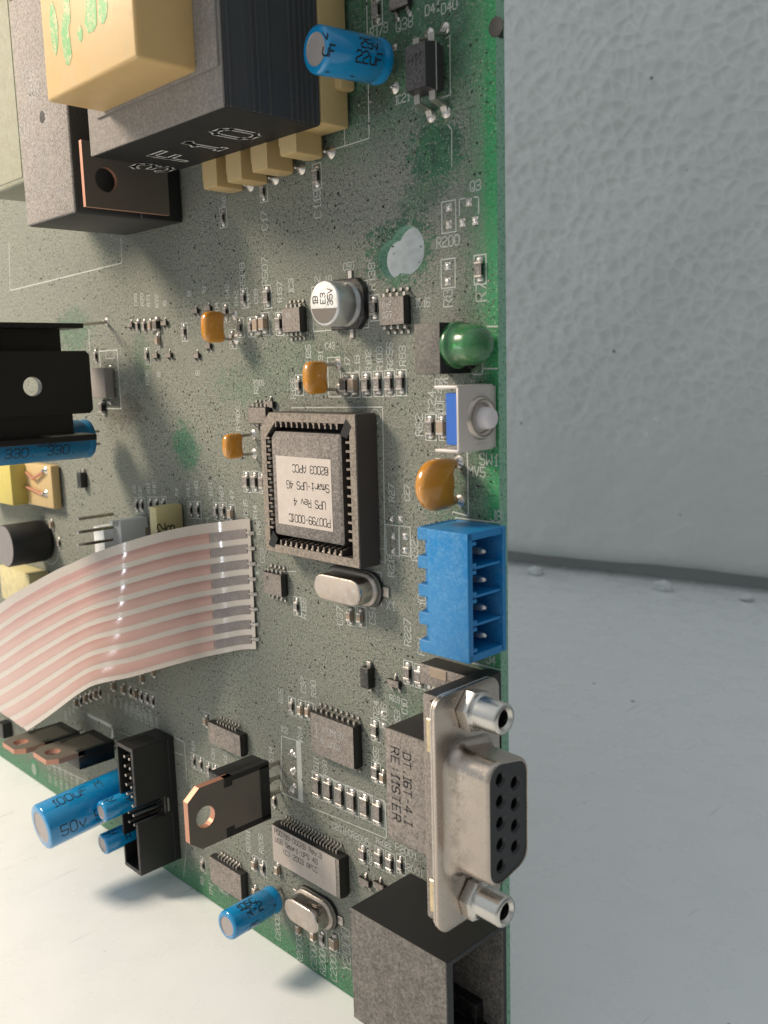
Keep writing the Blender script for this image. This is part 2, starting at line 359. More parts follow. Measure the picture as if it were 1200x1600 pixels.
# ================================================================== SETTING
def foam_wall():
    s = NT('grey white foam sheet'); t = s.n('TexCoord'); P = t.outputs['Object']
    d = s.noise(P, .02, 3); w = s.n('VectorMath', operation='ADD'); s.l(P, w.inputs[0])
    nz = s.n('TexNoise'); s.l(P, nz.inputs['Vector']); nz.inputs['Scale'].default_value = .06; sc = s.n('VectorMath', operation='SCALE'); s.l(nz.outputs['Color'], sc.inputs[0]); sc.inputs['Scale'].default_value = 9; s.l(sc.outputs[0], w.inputs[1])
    V = w.outputs[0]; sp = s.n('SeparateXYZ'); s.l(P, sp.inputs[0])
    fade = s.mr(sp.outputs[2], 40, 110, .12, 1)
    e = s.vor(V, .17, 'DISTANCE_TO_EDGE'); big = s.noise(P, .03, 3); fine = s.noise(P, .9, 4)
    streak = s.mr(s.vor(V, .055, 'DISTANCE_TO_EDGE'), .022, .0)
    lines = s.math('MULTIPLY', s.mr(e, .16, .0), fade)
    col = s.mix(s.math('MULTIPLY', lines, .5), (.70, .72, .705), (.88, .89, .88)); col = s.mix(s.mr(big, .3, .7, 0, .4), col, (.74, .755, .745))
    col = s.mix(s.math('MULTIPLY', s.math('MULTIPLY', streak, s.mr(big, .50, .62)), .7), col, (.82, .84, .84))
    dots = s.mr(s.vor(P, .045), .045, .02); col = s.mix(dots, col, (.16, .17, .18))
    glint = s.math('MULTIPLY', s.mr(s.vor(V, .09), .17, .08), s.mr(s.noise(P, .07, 2), .56, .66)); col = s.mix(s.math('MULTIPLY', glint, .5), col, (.9, .92, .93))
    s.l(col, s.b.inputs['Base Color']); s.b.inputs['Roughness'].default_value = .42
    cs = s.n('TexVoronoi', feature='SMOOTH_F1'); s.l(V, cs.inputs['Vector']); cs.inputs['Scale'].default_value = .17; cs.inputs['Smoothness'].default_value = .55
    h = s.math('ADD', s.math('MULTIPLY', s.math('MULTIPLY', s.mr(cs.outputs['Distance'], .1, .75), 1.5), fade), s.math('ADD', s.math('MULTIPLY', big, 7.0), s.math('MULTIPLY', fine, .15)))
    s.bump(s.math('ADD', h, s.math('MULTIPLY', glint, .8)), .45, 1.0); return s.m
FOAMW = foam_wall()
def table_mat():
    s = NT('white foam table sheet'); t = s.n('TexCoord'); P = t.outputs['Object']
    big = s.noise(P, .012, 4); med = s.noise(P, .08, 4); fine = s.noise(P, .8, 3)
    mp = s.n('Mapping'); s.l(P, mp.inputs[0]); mp.inputs['Scale'].default_value = (.35, .02, 1); mp.inputs['Rotation'].default_value = (0, 0, .9)
    sc = s.mr(s.noise(mp.outputs[0], 1.6, 2), .66, .71); gate = s.mr(s.noise(P, .025, 2), .44, .56)
    col = s.mix(s.mr(med, .3, .7), (.80, .825, .83), (.83, .85, .855)); col = s.mix(s.mr(big, .4, .65, 0, .3), col, (.76, .785, .79))
    col = s.mix(s.math('MULTIPLY', s.math('MULTIPLY', sc, gate), .5), col, (.36, .38, .40))
    v = s.vor(P, .05); dots = s.mr(v, .05, .025); col = s.mix(s.math('MULTIPLY', dots, .8), col, (.10, .10, .11))
    v2 = s.vor(P, .17); d2 = s.math('MULTIPLY', s.mr(v2, .06, .03), s.mr(s.noise(P, .03, 2), .5, .6)); col = s.mix(s.math('MULTIPLY', d2, .6), col, (.16, .16, .17))
    s.l(col, s.b.inputs['Base Color']); s.l(s.mr(med, .3, .7, .22, .38), s.b.inputs['Roughness'])
    s.bump(s.math('ADD', s.math('MULTIPLY', med, .5), s.math('MULTIPLY', fine, .06)), .2, .5); return s.m
TABLE = table_mat()
m = M()
N = 60
xs = [-620 + 1200 * i / N for i in range(N + 1)]; ys = [-420 + 800 * i / N for i in range(N + 1)]
vv = [[m.bm.verts.new((x, y, .0)) for x in xs] for y in ys]; mi_ = m.mi(TABLE)
for j in range(N):
    for i in range(N): m.bm.faces.new((vv[j][i], vv[j][i + 1], vv[j + 1][i + 1], vv[j + 1][i])).material_index = mi_
tbl = m.obj('table_surface', smooth=True); tbl['kind'] = 'structure'; tbl['label'] = 'white foam covered table the circuit board stands on'
tbl.location = (0, 0, -.25)
# foam wall behind: through (-239,-310) and (-100,-323)
wa, wb = Vector((-212.6, 277.9, 0)), Vector((-90.5, 300.3, 0)); wdv = (wb - wa).normalized(); wnrm = Vector((wdv.y, -wdv.x, 0))
m = M(); cols = 150; rowsz = [0, .5, 1.5, 3, 5, 8, 12, 17, 25] + [25 + 16 * i for i in range(1, 32)]
import mathutils.noise as mn
fv = []
for zz in rowsz:
    r_ = []
    for i in range(cols + 1):
        x = -330 + i * 5.4; p = wa + wdv * x
        off = mn.noise(Vector((x * .02, zz * .02, 3))) * 2.2 + mn.noise(Vector((x * .09, zz * .09, 9))) * .5
        rnd = 5.5 * (1 - min(1, zz / 6)) ** 2
        z0 = 6.6 + mn.noise(Vector((x * .05, 1, 1))) * .5 + mn.noise(Vector((x * .017, 5, 1))) * 1.2
        r_.append(m.bm.verts.new(p - wnrm * (-off) - wnrm * rnd * (1 if True else 0) * 1.0 + Vector((0, 0, z0 + zz))))
    fv.append(r_)
# underside going back
ub = [m.bm.verts.new(v.co - wnrm * 22) for v in fv[0]]
mi_ = m.mi(FOAMW)
for i in range(cols): m.bm.faces.new((ub[i], ub[i + 1], fv[0][i + 1], fv[0][i])).material_index = mi_
for j in range(len(rowsz) - 1):
    for i in range(cols): m.bm.faces.new((fv[j][i], fv[j][i + 1], fv[j + 1][i + 1], fv[j + 1][i])).material_index = mi_
bmesh.ops.recalc_face_normals(m.bm, faces=m.bm.faces[:])
wall = m.obj('wall', ang=80); wall['kind'] = 'structure'; wall['label'] = 'grey white foam sheet with a cell pattern standing behind the board'
m = M(); pp = wa + wdv * -400
q = [wa + wdv * -330, wa + wdv * 480]
m.prism([(q[0].x - wnrm.x * 13, q[0].y - wnrm.y * 13), (q[1].x - wnrm.x * 13, q[1].y - wnrm.y * 13), (q[1].x - wnrm.x * 20, q[1].y - wnrm.y * 20), (q[0].x - wnrm.x * 20, q[0].y - wnrm.y * 20)], -.2, 12, dmat('dark gap backing', (.5, .51, .51), .8, 0))
gp = m.obj('wall_backing'); gp['kind'] = 'structure'
# foam crumbs at the foot of the wall
CRUMB = plain('foam crumb', (.72, .75, .76), .35, bumpy=.6)
CL = ['small pale foam crumb on the table near the blue connector', 'larger foam crumb with a dark side at the foot of the wall', 'small foam crumb farthest from the board along the wall foot']
def rayY(px, py, Y=0):
    d = ray(px, py); t = (Y - CC[1]) / d[1]; return Vector((CC[0] + t * d[0], Y, CC[2] + t * d[2]))
for i, (px, py, r_) in enumerate(((838, 897, 3.4), (1036, 921, 3.6), (1168, 938, 2.6))):
    m = M(); bmesh.ops.create_icosphere(m.bm, subdivisions=3, radius=1); m.mi(CRUMB)
    for v in m.bm.verts:
        v.co *= 1 + .35 * mn.noise(v.co * 1.6 + Vector((i * 7, 0, 0))); v.co = Vector((v.co.x * r_ * 1.3, v.co.y * r_, max(v.co.z, -.5) * r_ * .8))
    o = m.obj('foam_crumb', ang=180); c = rayY(px, py); o.location = W((c.x, 1.2, c.z)); o['label'] = CL[i]; o['category'] = 'foam crumb'; o['group'] = 'foam crumbs along the wall foot'

# ================================================================== BOARD
BW, BH, BT = 285.0, 320.0, 1.6  # extended beyond view so the board shades the foam wall
def ring(cx, cy, r, a0, a1, n): return [(cx + r * math.cos(a0 + (a1 - a0) * i / n), cy + r * math.sin(a0 + (a1 - a0) * i / n)) for i in range(n + 1)]
kc, kl = at(636, 391), at(612, 405)
big_, sm_ = 3.15, 2.5
dv = Vector((kl.x - kc.x, kl.y - kc.y)); an = math.atan2(dv.y, dv.x)
dd = dv.length; aa = (dd * dd + big_ ** 2 - sm_ ** 2) / (2 * dd); th1 = math.acos(aa / big_); th2 = math.acos((dd - aa) / sm_)
hole = ring(kc.x, kc.y, big_, an + th1, an + 2 * math.pi - th1, 26) + ring(kl.x, kl.y, sm_, an - math.pi + th2, an + math.pi - th2, 16)[1:-1]
outer = [(-BW, 0), (0, 0), (0, BH), (-BW, BH)]
m = M(); t = m.bm
loops = [[Vector((x, y, 0)) for x, y in outer], [Vector((x, y, 0)) for x, y in hole]]
flat = [p for L in loops for p in L]; tri = tessellate_polygon(loops)
top_ = [t.verts.new(p) for p in flat]; bot_ = [t.verts.new(p - Vector((0, 0, BT))) for p in flat]
pi_, ei_ = m.mi(PCB), m.mi(EDGE)
for a, b, c in tri:
    f = t.faces.new((top_[a], top_[b], top_[c])); f.material_index = pi_
    if f.normal.z == 0: f.normal_update()
    if f.normal.z < 0: f.normal_flip()
    f = t.faces.new((bot_[a], bot_[c], bot_[b])); f.material_index = pi_; f.normal_update()
    if f.normal.z > 0: f.normal_flip()
k = 0
for L in loops:
    n = len(L)
    for i in range(n):
        a, b = k + i, k + (i + 1) % n; f = t.faces.new((top_[a], bot_[a], bot_[b], top_[b])); f.material_index = ei_
    k += n
board = m.obj('circuit_board', smooth=False); place(board)
board['label'] = 'dusty green circuit board crowded with components, standing upright on the white table'; board['category'] = 'circuit board'

# ------------------------------------------------------------------ legend (flat print) and pads
sk = M()
def seg(p, q, w=.16, z=.02, mat=SILK):
    p, q = Vector(p[:2]), Vector(q[:2]); e = (q - p).normalized(); n = Vector((-e.y, e.x)) * w / 2; e = e * w / 2
    sk.face([(*(p - e - n), z), (*(q + e - n), z), (*(q + e + n), z), (*(p - e + n), z)], mat)
def outline(x0, y0, x1, y1, w=.16):
    for a, b in (((x0, y0), (x1, y0)), ((x1, y0), (x1, y1)), ((x1, y1), (x0, y1)), ((x0, y1), (x0, y0))): seg(a, b, w, .02 + (.004 if a[0] == b[0] else 0))
def pxline(pts, w=.17):
    q = [at(*p) for p in pts]
    for a, b in zip(q, q[1:]): seg(a, b, w)
def leg(s, px, py, h=1.25, rot=0, w=.15):
    """board legend centred on a photo point"""
    if rot == 0: h *= .84
    c = at(px, py); L = tw(s, h)
    U, V = ((1, 0, 0), (0, 1, 0)) if rot == 0 else ((0, 1, 0), (-1, 0, 0)) if rot == 90 else ((-1, 0, 0), (0, -1, 0))
    o = c - Vector(U) * L / 2 - Vector(V) * h / 2; o.z = .022
    text(sk, s, planar(o, U, V), h, SILK, w)

# ------------------------------------------------------------------ small surface-mount parts, shared meshes
cache = {}
def smd_mesh(kind):
    if kind in cache: return cache[kind]
    m = M()
    L, Wd, H, body = {'R': (2.0, 1.2, .55, ICB), 'C': (2.0, 1.25, 1.0, TANC), 'R8': (1.6, .8, .45, ICB), 'C8': (1.6, .85, .8, TANC), 'R12': (3.0, 1.5, .6, ICB), 'L': (2.0, 1.3, .95, BLACK)}[kind]
    m.box((-Wd / 2, -L / 2 + .35, .06), (Wd / 2, L / 2 - .35, H + .04), body, .05, 1)
    for sg in (-1, 1):
        y0, y1 = sorted((sg * L / 2, sg * (L / 2 - .38)))
        m.box((-Wd / 2 - .02, y0, .04), (Wd / 2 + .02, y1, H + .06), TIN if kind[0] != 'C' else TANC if kind == 'X' else TIN, .07, 1)
        m.blob((0, sg * (L / 2 + .18), .01), Wd * .5, .48, H * .62, SOLD)
    if kind[0] == 'R':
        text(m, random.choice(['103', '472', '222']), planar((.30, -.62, H + .055), (0, 1, 0), (-1, 0, 0)), .55, PAINT, .09)
    cache[kind] = m.mesh('chip_' + kind); return cache[kind]
NM = {'R': 'chip_resistor', 'R8': 'chip_resistor', 'R12': 'chip_resistor', 'C': 'chip_capacitor', 'C8': 'chip_capacitor', 'L': 'chip_inductor'}
def smd(kind, px, py, rz=0, box=None):
    h = {'R': .5, 'C': .9, 'R8': .4, 'C8': .8, 'R12': .6, 'L': .9}[kind]
    c = at(px, py, h * .6); o = put(smd_mesh(kind), NM[kind], board, (c.x, c.y, .01), R(rz))
    if box is not None:
        L = {'R': 2.0, 'C': 2.0, 'R8': 1.6, 'C8': 1.6, 'R12': 3.0, 'L': 2.0}[kind] / 2 + .75; w_ = .95 if kind != 'R12' else 1.25
        if rz == 90: outline(c.x - L, c.y - w_, c.x + L, c.y + w_, box)
        else: outline(c.x - w_, c.y - L, c.x + w_, c.y + L, box)
    return o
pad_me = None
def pad(px, py, s=1.0, name='solder_pad'):
    global pad_me
    if pad_me is None:
        m = M(); m.prism([(-.55, -.55), (.55, -.55), (.55, .55), (-.55, .55)], .005, .06, SOLD); m.blob((0, 0, .05), .5, .5, .28, SOLD, 12); pad_me = m.mesh('solder_pad')
    c = at(px, py); o = put(pad_me, name, board, (c.x, c.y, .0)); o.scale = (s, s, s); return o
joint_me = None
def joint(px, py, s=1.0, z=0.0):
    global joint_me
    if joint_me is None:
        m = M(); m.lathe((0, 0, 0), (0, 0, 1), [(0, 1.0), (.15, .82), (.4, .5), (.7, .36), (.95, .25), (1.05, .05)], SOLD, 14); joint_me = m.mesh('solder_joint')
    c = at(px, py); o = put(joint_me, 'solder_joint', board, (c.x, c.y, z)); o.scale = (s, s, s); return o
sot_me = None
def sot(px, py, rz=0, s=1.0):
    global sot_me
    if sot_me is None:
        m = M(); m.prism([(-1.45, -.65), (1.45, -.65), (1.45, .65), (-1.45, .65)], .1, 1.0, ICB, bev=.08, seg=1)
        for x, sg in ((-.95, -1), (.95, -1), (0, 1)):
            m.box((x - .2, min(sg * .6, sg * .95), .35), (x + .2, max(sg * .6, sg * .95), .5), TIN); m.box((x - .2, min(sg * .9, sg * 1.4), .03), (x + .2, max(sg * .9, sg * 1.4), .4), TIN, .05, 1); m.blob((x, sg * 1.35, 0), .35, .4, .3, SOLD)
        sot_me = m.mesh('transistor')
    c = at(px, py, .6); o = put(sot_me, 'transistor', board, (c.x, c.y, .01), R(rz)); o.scale = (s, s, s); return o

for k, px, py, rz, bx in [
    ('R8', 215, 510, 0, None), ('R8', 225, 510, 0, None), ('C8', 235, 509, 0, None), ('L', 244, 508, 0, None), ('R8', 287, 519, 0, .14), ('R8', 229, 556, 0, .12),
    ('R8', 374, 512, 0, .14), ('R8', 391, 511, 0, .14), ('C', 401, 508, 0, None), ('C', 411, 506, 0, .14), ('R8', 380, 466, 0, .13), ('R', 416, 464, 0, .15), ('R', 435, 506, 0, .15), ('R', 583, 481, 0, .17),
    ('R8', 466, 602, 0, .14), ('L', 538, 602, 0, .15), ('C', 551, 602, 0, .15), ('R', 571, 601, 0, .15), ('R', 589, 600, 0, .15), ('R', 607, 599, 0, .15), ('R', 625, 598, 0, .15),
    ('R', 384, 753, 0, .14), ('R', 397, 753, 0, .14), ('R', 409, 755, 0, .14),
    ('R8', 213, 790, 0, .12), ('R8', 221, 790, 0, .12), ('R8', 234, 789, 0, .12), ('R8', 244, 789, 0, .12), ('R8', 255, 789, 0, .12), ('R8', 297, 797, 0, .13), ('R8', 308, 797, 0, .13),
    ('R8', 337, 799, 0, .12), ('R8', 348, 799, 0, .12), ('C8', 360, 803, 0, .12), ('C8', 218, 829, 0, None), ('C8', 228, 830, 0, None),
    ('R', 671, 668, 0, .15), ('C', 690, 668, 0, .15), ('R8', 463, 948, 0, .14), ('C8', 546, 963, 0, .14), ('C8', 562, 965, 0, .14),
    ('R8', 455, 1104, 0, .14), ('C8', 469, 1110, 0, .14), ('C8', 481, 1113, 0, .14), ('R', 636, 1052, 0, .14), ('R', 654, 1058, 0, .14), ('R', 585, 1142, 0, .14), ('R', 586, 1208, 0, .14), ('C8', 598, 1216, 0, None),
    ('R12', 494, 1229, 0, .17), ('R12', 512, 1236, 0, .17), ('R12', 530, 1245, 0, .17), ('R12', 549, 1253, 0, .17), ('R12', 569, 1261, 0, .17), ('R12', 589, 1271, 0, .17),
    ('R8', 428, 1252, 0, None), ('R', 566, 1336, 0, .14), ('R', 591, 1342, 0, .14), ('R', 608, 1350, 0, .14), ('R8', 625, 1352, 0, .14), ('C8', 433, 1360, 0, None),
    ('C8', 466, 1452, 0, None), ('C8', 489, 1463, 0, None), ('R8', 503, 1467, 0, .13), ('C', 521, 1474, 0, .13), ('R8', 316, 1352, 0, .13), ('C8', 397, 1352, 0, .13), ('R8', 410, 1357, 0, .13), ('C8', 398, 1394, 0, None),
    ('R8', 302, 1190, 0, .14), ('R8', 313, 1195, 0, .14), ('R8', 326, 1203, 0, .13), ('R8', 336, 1207, 0, .13), ('C8', 321, 1127, 0, .12),
    ('C8', 176, 1072, 0, None), ('C8', 192, 1077, 0, None), ('R8', 203, 1080, 0, .1), ('C8', 211, 1085, 0, .1), ('R8', 220, 1088, 0, .1), ('R8', 229, 1091, 0, .1), ('R8', 238, 1096, 0, .1), ('C8', 221, 1060, 0, None), ('C8', 239, 1050, 0, None),
    ('R8', 149, 557, 0, None), ('L', 159, 637, 0, None), ('R', 493, 275, 0, .15), ('R8', 410, 299, 0, .15), ('R8', 347, 340, 0, .14), ('R', 587, 16, 0, .17), ('R', 748, 421, 0, .18),
    ('R8', 92, 849, 0, None), ('C8', 80, 820, 0, None)]:
    smd(k, px, py, rz, bx)
for i in range(9):
    smd(('R8', 'C8')[i % 3 == 2], 52 + i * 10.2, 1142 + i * 4.4 + (i % 2), 0, .1 if i % 2 else None)
    if i < 6: smd(('C8', 'R8')[i % 2], 118 + i * 7.5, 1098 - i * 3.2, 0, None)
for px, py in ((246, 532), (352, 488), (362, 530)):
    smd(('R8', 'C8')[px % 3 == 0], px, py, 0, .1)
for a in [(202, 508), (255, 505), (303, 486), (323, 482), (323, 541), (305, 556), (241, 556), (262, 555), (615, 1068), (569, 1378), (592, 1385), (420, 632)]: sot(*a, s=.62 if a[0] < 400 else .8)
sot(626, 4, s=1.1)
m = M(); m.box((-.9, -1.6, .1), (.9, 1.6, 1.5), BLACKC, .08, 1)
for sg in (-1, 1): m.box((-.4, min(sg * 1.5, sg * 2.3), .02), (.4, max(sg * 1.5, sg * 2.3), .5), TIN, .06, 1)
dme = m.mesh('diode')
for px, py in ((128, 750), (574, 1058)):
    c = at(px, py, .8); put(dme, 'diode', board, (c.x, c.y, .01))
for p in [(701.7, 324), (701.7, 351), (733, 316), (723, 348), (743, 345), (700, 416), (700, 440), (614, 838), (614, 861), (633, 838), (633, 860), (611, 811), (626, 811), (685, 721), (672, 1072), (679, 1072), (600, 1134), (617, 74), (598, 1115), (174, 620)]: pad(*p, s=.85 if p[0] > 250 else .6)
outline(*at(691, 365)[:2], *at(712, 312)[:2]); outline(*at(690, 451)[:2], *at(711, 403)[:2])
outline(*at(604, 866)[:2], *at(623, 822)[:2], .15); outline(*at(625, 867)[:2], *at(641, 824)[:2], .15)
for q in ([(718, 336), (718, 311), (726, 310)], [(741, 308), (748, 308), (748, 333)]): pxline(q)
# long legend lines
pxline([(533, 0), (539, 226)]); pxline([(573, 0), (577, 216), (523, 233)]); pxline([(14, 380), (16, 454), (190, 411), (189, 372)], .2)
pxline([(697, 60), (703, 55), (704, 148), (690, 153)]); pxline([(700, 72), (703, 71)])
pxline([(456, 637), (598, 636), (602, 880)], .2); pxline([(700, 195), (706, 203), (706, 260)], .12)
pxline([(777, 510), (762, 510)], .22); pxline([(777, 576), (754, 576), (754, 562)], .2); pxline([(754, 576), (754, 585), (740, 585)], .2)
pxline([(730, 708), (731, 741)], .22); pxline([(731, 745), (732, 806), (708, 800)], .2); pxline([(712, 809), (781, 817)], .2); pxline([(760, 815), (760, 823)], .2)
pxline([(735, 1035), (783, 1047)], .2); pxline([(687, 1020), (735, 1036)], .18)
pxline([(427, 893), (463, 893)], .13); pxline([(562, 889), (596, 895), (596, 946)], .18)
pxline([(484, 1205), (602, 1252), (604, 1310)], .2); pxline([(487, 1262), (604, 1310)], .16); pxline([(440, 1150), (474, 1160)], .15)
for a in ((440, 1150, 439, 1238), (439, 1238, 474, 1254)): pxline([a[:2], a[2:]], .2)
c0, c1 = at(466, 1158), at(474, 1253); sk.face([(c0.x - .6, c1.y, .018), (c1.x, c1.y, .018), (c1.x, c0.y, .018), (c0.x - .6, c0.y, .018)], SILK)
c0, c1 = at(128, 1117), at(176, 1160); pxline([(138, 1117), (176, 1136), (175, 1166)], .8); pxline([(184, 1143), (286, 1180)], .2); pxline([(245, 1137), (288, 1160), (292, 1220)], .2)
pxline([(300, 1226), (287, 1370)], .15)
outline(*at(162, 638)[:2], *at(183, 547)[:2], .25); outline(*at(166, 560)[:2], *at(178, 548)[:2], .15); pxline([(139, 515), (140, 548)], .2)
pxline([(70, 1190), (138, 1222)], .2)
for px, py, d in ((587, 651, 2.0), (598, 868, 2.0)):
    c = at(px, py); n = 18
    for i in range(n): seg((c.x + d / 2 * math.cos(i * 6.2832 / n), c.y + d / 2 * math.sin(i * 6.2832 / n)), (c.x + d / 2 * math.cos((i + 1) * 6.2832 / n), c.y + d / 2 * math.sin((i + 1) * 6.2832 / n)), .18)
outline(*at(514, 620)[:2], *at(531, 558)[:2], .16)
outline(*at(490, 518)[:2], *at(574, 438)[:2], .16)
for s_, px, py, h, r_ in [('D41', 675, 13, 1.35, 0), ('D40', 702, 10, 1.35, 0), ('Q38', 632, 37, 1.6, 0), ('R179', 592, 47, 1.4, 0), ('IC21', 628, 154, 1.2, 0), ('Q3', 743, 290, 1.4, 0), ('R200', 700, 377, 1.5, 0), ('R8', 700, 466, 1.5, 90), ('R7', 752, 456, 1.6, 90),
    ('C119', 496, 319, 1.5, 90), ('C17', 413, 345, 1.4, 90), ('R8', 350, 315, 1.0, 90), ('C50', 545, 416, 1.2, 0), ('R138', 581, 432, 1.3, 90), ('IC16', 660, 473, 1.3, 0), ('R507', 414, 424, 1.4, 90), ('R508', 379, 432, 1.4, 90), ('R137', 437, 456, 1.1, 90), ('IC3', 455, 447, 1.1, 90),
    ('C99', 400, 463, 1.0, 90), ('R41', 387, 470, 1.0, 90), ('R42', 369, 466, 1.0, 90), ('2', 496, 436, 1.2, 90), ('5', 514, 435, 1.2, 90), ('C43', 516, 540, 1.1, 0), ('R125', 482, 555, 1.1, 90), ('C91', 501, 560, 1.0, 90), ('L17', 543, 570, 1.1, 90), ('L19', 558, 568, 1.1, 90), ('R102', 576, 564, 1.1, 90), ('R103', 593, 561, 1.2, 90), ('R256', 609, 556, 1.2, 90), ('R83', 629, 556, 1.2, 90),
    ('R126', 458, 607, 1.1, 90), ('C303', 405, 598, 1.0, 0), ('C24', 675, 628, 1.3, 90), ('RUF4', 688, 629, 1.3, 90), ('R62', 655, 664, 1.3, 90), ('CR5', 690, 598, 1.2, 0), ('SW1', 763, 718, 1.7, 0), ('MV5', 745, 737, 1.5, 0), ('J8', 775, 806, 1.6, 0), ('J4', 767, 1031, 1.3, 0),
    ('R27', 612, 770, 1.1, 90), ('C27', 636, 770, 1.0, 90), ('R32', 648, 860, 1.3, 90), ('R214', 611, 883, 1.2, 90), ('R227', 637, 988, 1.3, 90), ('R31', 658, 1010, 1.2, 90), ('10', 659, 938, 1.4, 90), ('X1', 610, 946, 1.6, 0), ('C37', 531, 962, 1.3, 90), ('C51', 582, 962, 1.3, 90), ('R158', 475, 950, 1.2, 90), ('C23', 410, 868, 1.1, 90), ('IC4', 402, 890, 1.0, 90),
    ('R85', 439, 1087, 1.1, 90), ('C32', 474, 1070, 1.2, 90), ('R90', 490, 1076, 1.2, 90), ('R84', 469, 1146, 1.1, 90), ('R24', 588, 1108, 1.2, 90), ('R16', 600, 1112, 1.2, 90), ('R53', 621, 1122, 1.1, 90), ('C10', 632, 1104, 1.1, 90), ('R89', 617, 1092, 1.1, 0), ('R55', 588, 1180, 1.1, 90), ('Q11', 494, 1194, 1.2, 90), ('R60', 508, 1200, 1.1, 90), ('IC2', 444, 1140, 1.2, 0), ('IC14', 424, 1180, 1.2, 90),
    ('R2082', 577, 1332, 1.0, 90), ('R2022', 600, 1318, 1.0, 0), ('P2001', 634, 1330, 1.4, 0), ('C2001', 645, 1358, 1.3, 0), ('CR2005', 560, 1308, 1.2, 0), ('C2011', 530, 1294, 1.2, 0), ('Y2000', 541, 1484, 2.0, 90), ('R2003', 468, 1482, 1.5, 90), ('C2004', 490, 1490, 1.5, 90), ('R2004', 504, 1498, 1.5, 90), ('C2000', 521, 1508, 1.5, 90), ('C2002', 434, 1448, 1.3, 90),
    ('R2011', 388, 1315, 1.2, 90), ('R205', 408, 1318, 1.2, 90), ('TP1', 330, 1390, 1.2, 90), ('U202', 350, 1392, 1.2, 0), ('R9', 316, 1376, 1.1, 90), ('R36', 404, 825, 1.0, 90), ('R14', 399, 800, 1.1, 90), ('R315', 384, 795, 1.1, 90), ('C47', 363, 778, 1.1, 90), ('RB7', 346, 770, 1.1, 90), ('R31', 329, 764, 1.1, 90), ('R40', 307, 763, 1.1, 90), ('R41', 294, 766, 1.1, 90), ('R4', 276, 769, 1.0, 90), ('R10', 241, 762, 1.0, 90), ('R11', 232, 763, 1.0, 90), ('C12', 219, 768, 1.0, 90), ('C8', 210, 764, 1.0, 90), ('JP4', 325, 818, 1.0, 90),
    ('C42', 355, 455, 1.0, 90), ('R04', 339, 483, 1.0, 90), ('R46', 372, 662, 1.0, 90), ('C106', 372, 648, 1.0, 90), ('R33', 400, 604, 1.0, 90), ('C69', 212, 468, 1.0, 90), ('R70', 222, 468, 1.0, 90), ('R71', 232, 470, 1.0, 90), ('R72', 245, 470, 1.0, 90), ('Q8', 258, 474, 1.0, 0), ('Q5', 296, 459, 1.0, 0), ('Q7', 319, 453, 1.0, 0), ('R96', 230, 590, 1.2, 90), ('Q9', 248, 585, 1.0, 0), ('Q6', 309, 583, 1.0, 0),
    ('R14', 302, 1165, 1.0, 90), ('R91', 333, 1178, 1.0, 90), ('C19', 352, 1183, 1.0, 90)]:
    leg(s_, px, py, h, r_)
for i in range(10): leg('R' + str(21 + i * 7), 152 + i * 9.2, 1085 + i * 3.4 + (i % 2) * 2, 1.0, 90)
for i in range(7): leg('C' + str(31 + i * 7), 196 + i * 8.2, 1108 + i * 3.6, 1.0, 90)
for i in range(8): leg('C' + str(11 + i * 9), 76 + i * 9, 1196 + i * 5.2, 1.2, 90); leg('R' + str(12 + i * 9), 78 + i * 9, 1216 + i * 5.2, 1.1, 90)
for i in range(9): leg('R' + str(52 + i * 5), 52 + i * 10, 1160 + i * 3.0, 1.0, 90)
for i in range(5): leg('R' + str(50 + i), 103 + i * 6, 1118 - i * 6, 1.0, 90)
silk = sk.obj('legend_print', board, smooth=False, label='white component numbers and outlines printed on the board')
m = M(); c = at(775, 42); m.prism([(c.x + 2.6 * math.cos(a * .5236) * .42, c.y + 1.15 * math.sin(a * .5236)) for a in range(12)], .01, .05, INK)
m.box((.005, c.y - 1.0, -1.4), (.03, c.y + 1.0, -.05), INK); m.obj('ink_mark', board, label='black marker spot on the board edge')
# vias: plated dots in pairs
m = M()
for i in range(260):
    x, y = random.uniform(-125, -3), random.uniform(4, 170)
    for dx in ([0] if random.random() < .6 else [0, .9]): m.prism([(x + dx + .19 * math.cos(a * 1.0472), y + .19 * math.sin(a * 1.0472)) for a in range(6)], .004, .03, random.choice([HOLE, HOLE, COPW]))
v = m.obj('via_hole', board); v['kind'] = 'stuff'
# loose grit
m = M(); GRIT = plain('grit', (.035, .033, .03), .8); GRIT2 = plain('pale lint', (.42, .39, .34), .8)
for i in range(1500):
    x, y = random.uniform(-130, -1), random.uniform(2, 175); r_ = random.uniform(.05, .16); a = random.uniform(0, 3.1)
    m.box((-r_, -r_ * .6, 0), (r_, r_ * .6, r_), random.choice([GRIT, GRIT, GRIT2]), mat=Matrix.Translation((x, y, .0)) @ Matrix.Rotation(a, 4, 'Z'))
v = m.obj('grit', board, smooth=False); v['kind'] = 'stuff'
m = M()
for i in range(26):
    x, y = random.uniform(-70, -8), random.uniform(10, 130); a = random.uniform(0, 6.3); L = random.uniform(1.2, 3.5)
    pts = []
    for k in range(7):
        x += math.cos(a) * L / 6; y += math.sin(a) * L / 6; a += random.uniform(-.5, .5); pts.append((x, y, .12 + .2 * math.sin(k * .5)))
    m.tube(pts, .022, GRIT2, 4)
v = m.obj('lint', board); v['kind'] = 'stuff'

